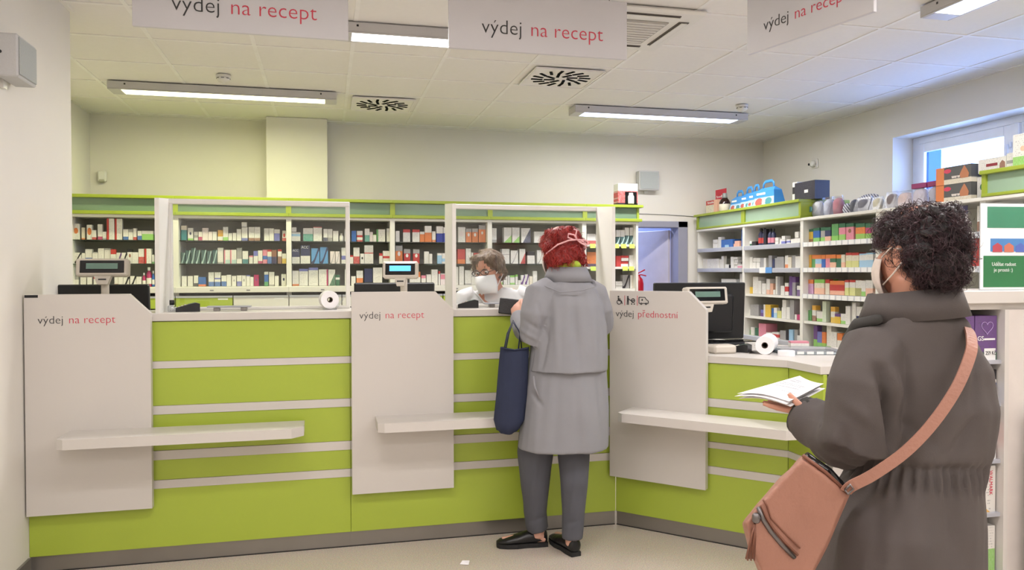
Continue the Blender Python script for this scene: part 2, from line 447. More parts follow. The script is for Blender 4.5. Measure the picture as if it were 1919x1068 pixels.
RIGHT_ROWS = """A 1 7.258 7.162 1.637 1.687 w
A 1 7.258 7.162 1.690 1.727 w
A 1 7.156 7.095 1.637 1.751 w
A 1 7.085 6.858 1.637 1.720 b
A 1 7.052 7.032 1.637 1.696 lb
A 1 7.010 6.933 1.637 1.666 lb
A 1 6.931 6.835 1.637 1.672 pe
A 1 6.830 6.736 1.637 1.698 pe
A 1 6.715 6.684 1.637 1.801 b
A 2 7.476 7.391 1.432 1.534 w
A 2 7.389 7.136 1.432 1.531 w
A 2 7.130 7.088 1.432 1.522 w
A 2 7.086 7.039 1.432 1.555 w
A 2 7.242 7.154 1.432 1.473 w
A 2 7.009 6.940 1.432 1.471 w
A 2 6.938 6.920 1.432 1.466 k
A 2 6.898 6.841 1.432 1.545 w
A 2 6.837 6.772 1.432 1.464 w
A 2 6.837 6.772 1.468 1.489 w
A 2 6.838 6.772 1.492 1.514 w
A 2 6.838 6.772 1.518 1.541 w
A 2 6.766 6.683 1.432 1.468 w lo=.6:p
A 3 7.098 6.807 1.285 1.325 w
A 3 6.805 6.748 1.285 1.324 gy
A 3 6.725 6.681 1.285 1.380 w
B 1 6.620 6.571 1.637 1.687 w
B 1 6.555 6.513 1.637 1.685 dg hi=.5:w
B 1 6.509 6.437 1.637 1.680 k
B 1 6.434 6.380 1.637 1.800 n lo=.38:r bottle
B 1 6.376 6.323 1.637 1.797 n lo=.38:r bottle
B 1 6.316 6.270 1.637 1.787 k
B 1 6.265 6.215 1.637 1.788 n lo=.38:p bottle
B 1 6.212 6.166 1.637 1.785 n lo=.38:p bottle
B 1 6.140 6.088 1.637 1.668 w
B 1 6.140 6.088 1.671 1.701 w
B 1 6.066 6.030 1.637 1.685 w
B 1 6.028 5.971 1.637 1.675 vb hi=.3:w
B 1 6.024 5.974 1.678 1.710 w
B 1 5.953 5.902 1.637 1.676 w mi=.3,.7:vb
B 1 5.895 5.832 1.637 1.678 w
B 1 5.829 5.757 1.637 1.682 w
B 1 5.839 5.786 1.686 1.737 w
B 2 6.630 6.586 1.427 1.514 lgw
B 2 6.552 6.501 1.427 1.536 w
B 2 6.499 6.440 1.427 1.486 w
B 2 6.438 6.378 1.427 1.485 w
B 2 6.499 6.440 1.489 1.526 w
B 2 6.438 6.378 1.488 1.525 w
B 2 6.369 6.311 1.427 1.523 gy
B 2 6.305 6.270 1.427 1.523 w
B 2 6.231 6.177 1.427 1.544 gy
B 2 6.175 6.143 1.427 1.507 n
B 2 6.142 6.096 1.427 1.519 gy
B 2 6.093 5.989 1.427 1.529 gy
B 2 5.982 5.934 1.427 1.540 w lo=.3:o
B 2 5.932 5.881 1.427 1.524 cr
B 2 5.878 5.823 1.427 1.538 gy
B 2 5.820 5.752 1.427 1.528 w
B 3 6.613 6.493 1.192 1.253 y
B 3 6.490 6.401 1.192 1.350 w
B 3 6.399 6.347 1.192 1.314 w
B 3 6.340 6.271 1.192 1.290 w
B 3 6.269 6.213 1.192 1.332 w lo=.3:pe
B 3 6.211 6.163 1.192 1.292 pe
B 3 6.158 6.130 1.192 1.236 w
B 3 6.129 6.088 1.192 1.355 w
B 3 6.086 6.047 1.192 1.352 gy
B 3 6.045 5.988 1.192 1.273 w
B 3 5.986 5.931 1.192 1.300 w mi=.3,.7:r
B 3 5.919 5.875 1.192 1.358 v
B 3 5.871 5.822 1.192 1.353 v lo=.7:gy
B 3 5.801 5.750 1.192 1.278 w lo=.6:v
B 4 6.609 6.537 0.987 1.041 w
B 4 6.534 6.390 0.987 1.089 gy
B 4 6.366 6.311 0.987 1.049 v hi=.5:vb
B 4 6.308 6.280 0.987 1.096 w
B 4 6.278 6.189 0.987 1.098 y
B 4 6.186 6.144 0.987 1.070 b
B 4 6.142 6.093 0.987 1.075 w lo=.5:lb
B 4 6.091 6.026 0.987 1.050 ly
B 4 6.023 5.955 0.987 1.084 w
B 4 6.014 5.957 1.085 1.151 w
B 4 5.952 5.900 0.987 1.090 w
B 4 5.897 5.836 0.987 1.155 gy
B 4 5.831 5.752 0.987 1.033 w ri=.6:m
B 5 6.577 6.522 0.802 0.847 g
B 5 6.520 6.466 0.802 0.877 w
B 5 6.464 6.397 0.802 0.875 dg
B 5 6.392 6.269 0.802 0.921 p
B 5 6.266 6.167 0.802 0.846 w mi=.2,.7:r
B 5 6.164 6.061 0.802 0.857 w mi=.2,.7:r
B 5 6.059 5.970 0.802 0.880 gy
B 5 5.968 5.909 0.802 0.891 k
B 5 5.907 5.848 0.802 0.899 lb
B 5 5.844 5.793 0.802 0.903 gy
B 5 5.790 5.745 0.802 0.856 w
C 1 5.661 5.582 1.639 1.748 y hi=.2:dg lo=.25:br
C 1 5.575 5.492 1.639 1.754 b hi=.2:dg lo=.3:lg
C 1 5.481 5.425 1.639 1.756 gy hi=.25:dg lo=.3:lg
C 1 5.424 5.349 1.639 1.752 n hi=.22:dg lo=.35:pe
C 1 5.335 5.255 1.639 1.773 g lo=.3:lg
C 1 5.248 5.173 1.639 1.772 p hi=.25:dg lo=.35:lg
C 1 5.172 5.084 1.639 1.767 p hi=.22:dg ci=.2:br
C 1 5.056 4.952 1.639 1.759 o hi=.25:dg lo=.35:lg
C 1 4.949 4.879 1.639 1.754 m hi=.28:dg lo=.35:lg
C 1 4.878 4.831 1.639 1.750 p hi=.28:dg lo=.4:lg
C 2 5.678 5.604 1.430 1.537 yo lo=.3:y
C 2 5.602 5.552 1.430 1.535 g hi=.32:o
C 2 5.551 5.469 1.430 1.534 lb hi=.32:o lo=.3:pe
C 2 5.467 5.419 1.430 1.532 b hi=.32:o
C 2 5.416 5.358 1.430 1.533 p hi=.3:o
C 2 5.356 5.284 1.430 1.532 dg hi=.3:o lo=.4:pe
C 2 5.283 5.224 1.430 1.530 dg hi=.3:o
C 2 5.223 5.180 1.430 1.529 cr lo=.4:pe
C 2 5.177 5.108 1.430 1.543 cr hi=.18:r lo=.45:ly
C 2 5.106 5.026 1.430 1.541 cr hi=.18:r lo=.45:ly
C 2 5.017 4.941 1.430 1.532 w lo=.5:lb hi=.1:lb
C 2 4.938 4.861 1.430 1.535 w lo=.5:lb hi=.1:lb
C 3 5.673 5.568 1.214 1.331 pv hi=.28:o
C 3 5.557 5.428 1.214 1.335 cr hi=.25:lg lo=.42:pe
C 3 5.425 5.373 1.214 1.335 cr hi=.25:r
C 3 5.369 5.270 1.214 1.325 r hi=.28:o lo=.3:pe
C 3 5.268 5.185 1.214 1.326 r hi=.28:o lo=.3:pe
C 3 5.176 5.131 1.214 1.333 w hi=.15:r lo=.5:ly
C 3 5.130 5.062 1.214 1.334 w hi=.15:r lo=.5:ly
C 3 5.061 4.994 1.214 1.332 w lo=.5:ol
C 3 4.993 4.948 1.214 1.329 w lo=.3:lg
C 3 4.945 4.868 1.214 1.334 w lo=.5:pe
C 4 5.664 5.593 0.992 1.077 g
C 4 5.588 5.539 0.992 1.120 w hi=.3:yo lo=.35:br
C 4 5.537 5.461 0.992 1.074 w lo=.3:lg
C 4 5.460 5.411 0.992 1.159 lgw
C 4 5.353 5.298 0.992 1.119 w hi=.3:yo lo=.35:y
C 4 5.296 5.229 0.992 1.067 y hi=.3:v
C 4 5.228 5.164 0.992 1.070 w lo=.3:lg
C 4 5.162 5.110 0.992 1.132 w
C 4 5.098 5.052 0.992 1.162 w
C 4 5.050 4.956 0.992 1.133 w mi=.3,.5:n
C 5 5.730 5.643 0.732 0.842 w
C 5 5.731 5.644 0.841 0.904 w
C 5 5.731 5.644 0.903 0.968 w
C 5 5.564 5.515 0.732 0.955 v lo=.5:lg
C 5 5.513 5.454 0.732 0.910 vb lo=.5:lg
C 5 5.453 5.406 0.732 0.911 o lo=.5:lg
C 5 5.405 5.347 0.732 0.966 w lo=.3:lg
C 5 5.343 5.271 0.732 0.921 w lo=.3:lg
C 5 5.269 5.206 0.732 0.915 w hi=.3:o lo=.3:lg"""
# ------------------------------------------------------------------ the room shell
XL, XB, XR, YB, YF, ZC = -1.340, -2.03, 4.69, 7.60, -4.2, 2.82
YE = 4.67           # the left pier wall ends here and the dispensary widens
def floor_mat():
    m = bpy.data.materials.new('vinyl_floor'); m.use_nodes = True; nt = m.node_tree; b = nt.nodes['Principled BSDF']
    tc = nt.nodes.new('ShaderNodeTexCoord')
    v = nt.nodes.new('ShaderNodeTexVoronoi'); v.inputs['Scale'].default_value = 160
    n = nt.nodes.new('ShaderNodeTexNoise'); n.inputs['Scale'].default_value = 220; n.inputs['Detail'].default_value = 3
    n2 = nt.nodes.new('ShaderNodeTexNoise'); n2.inputs['Scale'].default_value = 1.6
    for q in (v, n, n2): nt.links.new(tc.outputs['Object'], q.inputs['Vector'])
    r = nt.nodes.new('ShaderNodeValToRGB'); r.color_ramp.elements[0].position = .32; r.color_ramp.elements[1].position = .62
    r.color_ramp.elements[0].color = (*lin((182,170,157)), 1); r.color_ramp.elements[1].color = (*lin((224,212,198)), 1)
    nt.links.new(n.outputs['Fac'], r.inputs[0])
    mx = nt.nodes.new('ShaderNodeMixRGB'); mx.blend_type = 'MULTIPLY'; mx.inputs[0].default_value = .12
    nt.links.new(r.outputs[0], mx.inputs[1]); nt.links.new(v.outputs['Color'], mx.inputs[2]); nt.links.new(mx.outputs[0], b.inputs['Base Color'])
    b.inputs['Roughness'].default_value = .38
    MATS['vinyl_floor'] = m
floor_mat()
struct(MB().box(XB-.2, XR+.2, YF-.2, YB+2.2, -.1, 0).build('floor', 'vinyl_floor'))
struct(MB().box(XB, XL, YF, YE, 0, ZC).build('wall_left', 'wall_paint'))
struct(MB().box(XB-.15, XB, YE, YB+.15, 0, ZC).build('wall_side', 'wall_paint'))
struct(MB().box(XL, XR, YF-.15, YF, 0, ZC).build('wall_front', 'wall_paint'))
# back wall with the doorway
DX0, DX1, DZ = 3.17, 3.70, 1.90
wb = MB().box(XB, DX0, YB, YB+.15, 0, ZC).box(DX1, XR+.15, YB, YB+.15, 0, ZC).box(DX0, DX1, YB, YB+.15, DZ, ZC)
wb = struct(wb.build('wall_back', 'wall_paint'))
struct(MB().box(-.51, .03, YB-.22, YB, 0, ZC).build('wall_pillar', 'wall_paint'))
# right wall with the window opening
WY0, WY1, WZ0, WZ1 = 3.55, 5.61, 1.95, 2.53
w = MB().box(XR, XR+.268, YF, WY0, 0, ZC).box(XR, XR+.268, WY1, YB, 0, ZC).box(XR, XR+.268, WY0, WY1, 0, WZ0).box(XR, XR+.268, WY0, WY1, WZ1, ZC)
struct(w.build('wall_right', 'wall_paint'))
# window: two sashes, frame, panes
wn = struct(bpy.data.objects.new('window_1', None)); COL.objects.link(wn); wn.location = (XR+.24, (WY0+WY1)/2, WZ0); WM['window_1'] = Matrix.Translation(wn.location)
fx0, fx1 = XR+.20, XR+.27
f = MB().bbox(fx0, fx1, WY0, WY0+.06, WZ0, WZ1).bbox(fx0, fx1, WY1-.06, WY1, WZ0, WZ1).bbox(fx0, fx1, WY0+.06, WY1-.06, WZ0, WZ0+.06).bbox(fx0, fx1, WY0+.06, WY1-.06, WZ1-.06, WZ1)
f.build('window_frame', 'window_plastic', wn)
for a, b in ((WY0+.06, 4.55), (4.62, WY1-.06)):
    g = MB(); q = .075
    g.bbox(fx0-.008, fx0+.022, a, a+q, WZ0+.06, WZ1-.06).bbox(fx0-.008, fx0+.022, b-q, b, WZ0+.06, WZ1-.06)
    g.bbox(fx0-.008, fx0+.022, a+q, b-q, WZ0+.06, WZ0+.06+q).bbox(fx0-.008, fx0+.022, a+q, b-q, WZ1-.06-q, WZ1-.06)
    sa = g.build('sash', 'window_plastic', wn)
    MB().box(fx0+.010, fx0+.016, a+q, b-q, WZ0+.06+q, WZ1-.06-q).build('pane', 'window_glass', sa)
MB().bbox(fx0-.03, fx1, 4.55, 4.62, WZ0+.06, WZ1-.06).build('mullion', 'window_plastic', wn)
MB().bbox(fx0-.05, fx0-.015, 4.60, 4.63, 2.30, 2.34).tube([(fx0-.06, 4.615, 2.32), (fx0-.06, 4.615, 2.22)], .009).build('window_handle', 'window_plastic', wn)
# outer reveal of the facade, seen as the darker strip beside the sky
struct(MB().box(XR+.272, XR+.40, WY1-.10, WY1+2.6, .2, 6.).build('wall_facade', mat('facade_blue', (40,78,128), .7)))
# doorway lining, open door leaf, room beyond
d = MB().bbox(DX0-.02, DX0+.03, YB-.02, YB+.17, 0, DZ).bbox(DX1-.03, DX1+.08, YB-.02, YB+.17, 0, DZ+.035).bbox(DX0-.02, DX1+.08, YB-.02, YB+.17, DZ-.03, DZ+.035)
dr = struct(bpy.data.objects.new('door_1', None)); COL.objects.link(dr); dr.location = ((DX0+DX1)/2, YB, 0); WM['door_1'] = Matrix.Translation(dr.location)
d.build('door_frame', 'door_grey', dr)
Mleaf = Matrix.Translation((DX1-.03, YB+.17, 0)) @ Matrix.Rotation(R(118), 4, 'Z')
MB().bbox(0, .62, 0, .04, .01, DZ-.05, M=Mleaf).build('door_leaf', mat('door_leaf', (206,200,206), .5), dr)
MB().tube([Mleaf @ Vector((.56, -.03, 1.02)), Mleaf @ Vector((.46, -.03, 1.02))], .009).build('door_handle', 'steel', dr)
struct(MB().box(DX0-.9, DX0-.8, YB+.15, YB+2.1, 0, 2.6).box(DX0-.9, DX1+1, YB+2.0, YB+2.1, 0, 2.6).box(DX1+.9, DX1+1, YB+.15, YB+2.1, 0, 2.6).build('wall_store', 'store_wall'))
struct(MB().box(DX0-.9, DX1+1, YB+.15, YB+2.1, 2.6, 2.7).build('ceiling_store', 'wall_paint'))
st = thing('store_lamp', 'ceiling tube lamp of the store room beyond the doorway', 'lamp', (3.2, YB+1.1, 2.52))
MB().bbox(2.9, 3.5, YB+1.05, YB+1.15, 2.54, 2.6).build('housing', 'lamp_grey', st)
MB().box(2.92, 3.48, YB+1.06, YB+1.14, 2.525, 2.54).build('diffuser', mat('lit_cool', (250,250,255), emit=(200,215,255), estr=5), st)
ld = bpy.data.lights.new('store_light', 'AREA'); ld.size = .5; ld.energy = 42; ld.color = (.62,.72,1)
lo = bpy.data.objects.new('store_light', ld); COL.objects.link(lo); lo.location = (0, 0, -.02); lo.parent = st
# skirting
struct(MB().box(XL, XL+.012, YF, 3.97, 0, .08).build('baseboard_left', 'steel'))
struct(MB().box(XR-.012, XR, YF, YB, 0, .08).build('baseboard_right', 'steel'))
# thin cable run on the back wall over the door
cb = MB().tube([(2.96, YB-.006, 2.01), (3.3, YB-.006, 2.01), (3.55, YB-.006, 2.005), (3.86, YB-.006, 1.99)], .004, 6).build('wall_cable', mat('cable_grey', (150,150,148), .6))
tag(cb, 'thin grey cable running along the back wall above the doorway', 'cable')

# ------------------------------------------------------------------ suspended ceiling: slab, rails, tiles
ceil = struct(MB().box(XB-.15, XR+.3, YF-.15, YB+.15, ZC+.045, ZC+.15).build('ceiling', 'gap_dark'))
tx = [round(.18+.6*k, 3) for k in range(-4, 9)]; ty = [round(5.10+.6*k, 3) for k in range(-16, 6)]
xs = [XB]+[x for x in tx if XB+.05 < x < XR-.05]+[XR]
ys = [YF]+[y for y in ty if YF+.05 < y < YB-.05]+[YB]
SKIP = set()
mcache = {}
for i in range(len(xs)-1):
    for j in range(len(ys)-1):
        x0, x1, y0, y1 = xs[i]+.007, xs[i+1]-.007, ys[j]+.007, ys[j+1]-.007
        if y1 < 1.9: continue
        key = (round(x1-x0, 3), round(y1-y0, 3))
        if key not in mcache:
            a, b = key; mb = MB().box(-a/2, a/2, -b/2, b/2, .008, .02).box(-a/2-.006, a/2+.006, -b/2-.006, b/2+.006, .018, .028)
            me = mb.mesh('ceiling_tile'); me.materials.append(MATS['ceiling_tile']); mcache[key] = me
        o = bpy.data.objects.new('ceiling_tile', mcache[key]); COL.objects.link(o); o.parent = ceil
        o.location = Vector(((x0+x1)/2, (y0+y1)/2, ZC-.004))-ceil.location
MB().box(XB, XR, YF, 1.35, ZC+.002, ZC+.024).build('front_tiles', 'ceiling_tile', ceil)
for x in xs[1:-1]: MB().box(x-.012, x+.012, YF, YB, ZC, ZC+.004).build('grid_rail', 'grid_white', ceil)
for y in ys[1:-1]:
    if y > 1.3: MB().box(XB, XR, y-.012, y+.012, ZC-.0005, ZC+.004).build('grid_rail', 'grid_white', ceil)
for a in ((XB, XR, YB-.02, YB), (XB, XB+.02, YE, YB), (XR-.02, XR, YF, YB), (XL, XL+.02, YF, YE)):
    MB().box(*a, ZC-.002, ZC+.004).build('edge_trim', 'ceiling_tile', ceil)

# ------------------------------------------------------------------ luminaires
def luminaire(label, x0, y, length, along='x', tint='plain', power=1., vis=True):
    wdt = .185
    t = thing('linear_luminaire', label, 'lamp', (x0+length/2 if along == 'x' else x0, y if along == 'x' else y+length/2, ZC-.067), 0, 'linear ceiling luminaires')
    def bx(mb, a0, a1, c0, c1, z0, z1, b=.003):
        if along == 'x': return mb.bbox(x0+a0, x0+a1, y+c0, y+c1, z0, z1, b)
        return mb.bbox(x0+c0, x0+c1, y+a0, y+a1, z0, z1, b)
    bd = MB(); bx(bd, 0, length, -wdt/2, wdt/2, ZC-.058, ZC-.004); b = bd.build('housing', 'lamp_grey', t)
    lip = MB(); bx(lip, 0, length, -wdt/2, -wdt/2+.012, ZC-.066, ZC-.058); bx(lip, 0, length, wdt/2-.012, wdt/2, ZC-.066, ZC-.058)
    bx(lip, 0, .09, -wdt/2+.012, wdt/2-.012, ZC-.066, ZC-.058); bx(lip, length-.09, length, -wdt/2+.012, wdt/2-.012, ZC-.066, ZC-.058); lip.build('bezel', 'lamp_grey', t)
    df = MB(); bx(df, .09, length-.09, -wdt/2+.012, wdt/2-.012, ZC-.064, ZC-.059)
    c = TINT[tint]
    em = mat('lit_'+tint, (250,250,248), emit=tuple(255*min(1, v**.4545) for v in c), estr=4.0); df.build('diffuser', em, t)
    for s in (.12, length-.12):
        sc = MB(); bx(sc, s-.006, s+.006, -wdt/2-.002, -wdt/2+.002, ZC-.03, ZC-.018, .001); sc.build('screw', 'dark_plastic', t)
    ld = bpy.data.lights.new('tube_light', 'AREA'); ld.shape = 'RECTANGLE'; ld.energy = LAMP*power; ld.color = c
    ld.size, ld.size_y = (length-.19, wdt-.03) if along == 'x' else (wdt-.03, length-.19)
    lo = bpy.data.objects.new('tube_light', ld); COL.objects.link(lo); lo.parent = t; lo.location = (0, 0, -.012)
    return t
luminaire('grey linear lamp above the left dispensary shelves, lit, beside smoke detector', -1.55, 6.33, 1.65, tint='lime', power=.85)
luminaire('grey linear lamp mostly hidden behind two hanging dispensing signs', .07, 4.56, 1.45, power=.95)
luminaire('grey linear lamp hanging on the ceiling before the right back corner', 2.07, 6.33, 1.63, tint='cool', power=1.15)
luminaire('grey linear lamp at top right corner running towards the viewer', 3.20, 1.87, 1.65, 'y', tint='cool')
# the shop behind the viewer carries on with the same lamps
for x0, y0, wh in ((-.9, 1.9, 'above the viewer, left'), (1.2, 1.6, 'above the viewer, right'), (-.9, -.4, 'behind the viewer, middle row left'), (1.2, -.6, 'behind the viewer, middle row right'), (2.9, -1.2, 'behind the viewer, near the right wall'), (-.9, -2.6, 'behind the viewer, last row left'), (1.4, -2.8, 'behind the viewer, last row right')):
    luminaire('grey linear lamp on the shop ceiling '+wh, x0, y0, 1.65, power=.66)
# ------------------------------------------------------------------ air outlets, cassette, detectors
def swirl(label, cx, cy):
    t = thing('swirl_diffuser', label, 'vent', (cx, cy, ZC-.012), 0, 'swirl air diffusers in the ceiling')
    MB().bbox(cx-.255, cx+.255, cy-.255, cy+.255, ZC-.012, ZC-.004, .003).build('plate', 'ceiling_tile', t)
    fr = MB()
    for a in ((-.255,.255,.243,.255), (-.255,.255,-.255,-.243), (-.255,-.243,-.243,.243), (.243,.255,-.243,.243)):
        fr.box(cx+a[0], cx+a[1], cy+a[2], cy+a[3], ZC-.017, ZC-.011)
    fr.build('rim', 'ceiling_tile', t)
    for k in range(16):
        a = 2*math.pi*k/16
        for r0, r1, tw in ((.05, .125, .62), (.135, .215, .42)):
            if r0 < .1 and k % 2: continue
            M = Matrix.Translation((cx, cy, ZC-.0125)) @ Matrix.Rotation(a, 4, 'Z') @ Matrix.Translation((r0, 0, 0)) @ Matrix.Rotation(tw, 4, 'Z')
            MB().box(0, (r1-r0)*1.05, -.0105, .0105, -.004, .001, M=M).build('slot', 'slot_black', t)
swirl('square swirl air diffuser beside the left lamp, farther of the two', .48, 6.60)
swirl('square swirl air diffuser under the middle sign, nearer of the two', 1.68, 5.40)
t = thing('air_conditioning_cassette', 'white ceiling air conditioning cassette partly behind the middle sign', 'air conditioner', (1.68, 4.2, ZC-.03))
cx, cy, hw = 1.68, 4.20, .36
MB().bbox(cx-hw, cx+hw, cy-hw, cy+hw, ZC-.028, ZC-.002, .012).build('panel', 'frame_white', t)
MB().bbox(cx-.20, cx+.20, cy-.20, cy+.20, ZC-.036, ZC-.026, .006).build('intake_grille', mat('grille_grey', (176,172,166), .6), t)
for k in range(9): MB().box(cx-.185, cx+.185, cy-.18+k*.042, cy-.17+k*.042, ZC-.040, ZC-.035).build('grille_bar', 'frame_white', t)
for k in range(4):
    M = Matrix.Translation((cx, cy, 0)) @ Matrix.Rotation(k*math.pi/2, 4, 'Z')
    MB().box(-.22, .22, .25, .31, ZC-.032, ZC-.027, M=M).build('outlet', mat('outlet_dark', (92,84,80), .6), t)
    MB().bbox(-.22, .22, .262, .30, ZC-.040, ZC-.034, .002, M=M).build('vane', 'frame_white', t)
def detector(label, x, y):
    t = thing('smoke_detector', label, 'detector', (x, y, ZC-.06), 0, 'ceiling smoke detectors')
    MB().lathe([(.05, 0), (.052, -.012), (.052, -.018)], (x, y, ZC-.002), 20).build('base', 'frame_white', t)
    MB().lathe([(.046, -.018), (.046, -.03), (.034, -.046), (.014, -.05), (.010, -.058), (.004, -.06)], (x, y, ZC-.002), 20).build('head', 'frame_white', t)
    for k in range(8):
        M = Matrix.Translation((x, y, 0)) @ Matrix.Rotation(k*math.pi/4, 4, 'Z')
        MB().box(.041, .0475, -.010, .010, ZC-.030, ZC-.026, M=M).build('slot', 'gap_dark', t)
detector('round smoke detector on the ceiling above the left lamp', -.70, 5.90)
detector('round smoke detector on the ceiling above the right lamp', 3.47, 5.95)
# ------------------------------------------------------------------ wall speakers, sensors
def wall_speaker(label, c, nrm, w, h, d):
    M = face_M(c, nrm); t = thing('wall_speaker', label, 'speaker', c, 0, 'wall loudspeakers')
    MB().bbox(-w/2, w/2, -h/2, h/2, .012, d, .006, M=M).build('cabinet', 'speaker_grey', t)
    MB().bbox(-w/2+.012, w/2-.012, -h/2+.012, h/2-.012, d, d+.006, .002, M=M).build('grille', 'speaker_cloth', t)
    MB().box(-.02, .02, -h/2-.03, 0, 0, .013, M=M).build('bracket', 'frame_white', t); return t, M
t, M = wall_speaker('pale grey box loudspeaker on the left pier near the ceiling', (XL+.002, 3.735, 2.31), (1, 0, 0), .215, .18, .098)
MB().tube([(XL+.035, 3.6275, 2.32), (XL+.035, 3.624, 2.32)], .007, 12).build('side_screw', 'dark_plastic', t)
wall_speaker('pale grey square loudspeaker on the back wall above the doorway', (3.30, YB-.002, 2.352), (0, -1, 0), .225, .20, .10)
t = thing('motion_sensor', 'small white motion sensor in the left back corner', 'sensor', (XB+.10, YB-.05, 2.21))
MB().bbox(XB+.07, XB+.14, YB-.05, YB-.004, 2.21, 2.31, .01).build('body', 'frame_white', t)
MB().bbox(XB+.08, XB+.13, YB-.055, YB-.03, 2.205, 2.235, .008).build('lens', mat('lens_grey', (176,174,160), .3), t)
t = thing('wall_camera', 'tiny white surveillance camera on the right wall beside the window', 'camera', (XR-.04, 6.67, 2.44))
MB().bbox(XR-.014, XR-.001, 6.62, 6.72, 2.41, 2.50, .004).build('plate', 'frame_white', t)
MB().ell((XR-.03, 6.67, 2.455), (.03, .034, .034)).build('dome', 'frame_white', t)
MB().lathe([(.012, 0), (.012, .012)], M=Matrix.Translation((XR-.062, 6.69, 2.45)) @ Matrix.Rotation(R(90), 4, 'Y')).build('lens', 'black_gloss', t)
# ------------------------------------------------------------------ hanging signs
def hang_sign(label, p0, p1, z0, z1, parts, size, tx0, tz):
    p0, p1 = Vector((*p0, 0)), Vector((*p1, 0)); d = (p1-p0); L = d.length; d.normalize(); nrm = Vector((d.y, -d.x, 0))
    if nrm.dot(-p0) < 0: nrm = -nrm
    t = thing('hanging_sign', label, 'sign', ((p0.x+p1.x)/2, (p0.y+p1.y)/2, z0), 0, 'hanging dispensing signs')
    M = Matrix(((d.x, 0, nrm.x, p0.x), (d.y, 0, nrm.y, p0.y), (0, 1, 0, 0), (0, 0, 0, 1)))
    MB().bbox(0, L, z0, z1, -.02, 0, .002, M=M).build('board', 'sign_board', t)
    for s in (.1*L, .9*L): MB().tube([M @ Vector((s, z1, -.01)), M @ Vector((s, ZC-.002, -.01))], .003, 6).build('hanger', 'steel', t)
    x = tx0
    for s, m in parts:
        o = text(s, size, M @ Matrix.Translation((x, tz, .001)), m, t, thin=.012)
        x += max(v.co.x for v in o.data.vertices)*0 + text_w(s, size)
def text_w(s, size):
    cu = bpy.data.curves.new('tmp', 'FONT'); cu.body = s+'|'; cu.size = size; a = bpy.data.objects.new('tmp', cu); COL.objects.link(a); bpy.context.view_layer.update(); w1 = a.dimensions.x
    cu.body = '|'; bpy.context.view_layer.update(); w0 = a.dimensions.x; bpy.data.objects.remove(a); bpy.data.curves.remove(cu); return w1-w0
VY = [('výdej ', 'letter_dark'), ('na recept', 'letter_red')]
hang_sign('hanging white sign reading výdej na recept, leftmost', (-.815, 3.70), (.114, 3.70), 2.484, 2.775, VY, .100, .160, 2.565)
hang_sign('hanging white sign reading výdej na recept, middle', (.588, 3.70), (1.505, 3.70), 2.482, 2.772, VY, .100, .160, 2.565)
hang_sign('hanging white sign reading výdej na recept, slanted at right', (2.064, 3.495), (2.235, 2.79), 2.485, 2.775, VY, .078, .11, 2.575)
# ------------------------------------------------------------------ printed cartons: one procedural material driven by each carton's own colours
PAL = dict(w=(222,219,212), k=(38,36,40), r=(200,58,54), o=(226,122,58), y=(222,180,50), ly=(206,206,120), g=(92,160,88), lg=(132,196,84), lgw=(206,218,192), dg=(52,110,78),
    t=(52,130,140), tg=(70,156,140), dt=(62,92,92), lt=(170,200,196), b=(52,104,184), bb=(48,66,170), b2=(88,154,214), lb=(150,194,224), vb=(112,116,190), n=(52,58,96),
    p=(222,132,150), pe=(232,176,146), pw=(226,212,210), pv=(200,150,190), v=(108,72,136), m=(190,56,108), gy=(158,156,154), cr=(220,210,188), br=(146,98,74), yo=(230,170,58), ol=(150,150,70))
NAMES = dict(w='white', k='black', r='red', o='orange', y='yellow', ly='pale yellow', g='green', lg='lime green', lgw='pale green', dg='dark green', t='teal', tg='sea green', dt='dark teal',
    lt='pale teal', b='blue', bb='deep blue', b2='sky blue', lb='light blue', vb='violet blue', n='navy', p='pink', pe='peach', pw='off white', pv='lilac', v='purple', m='magenta', gy='grey', cr='cream', br='brown', yo='amber', ol='olive')
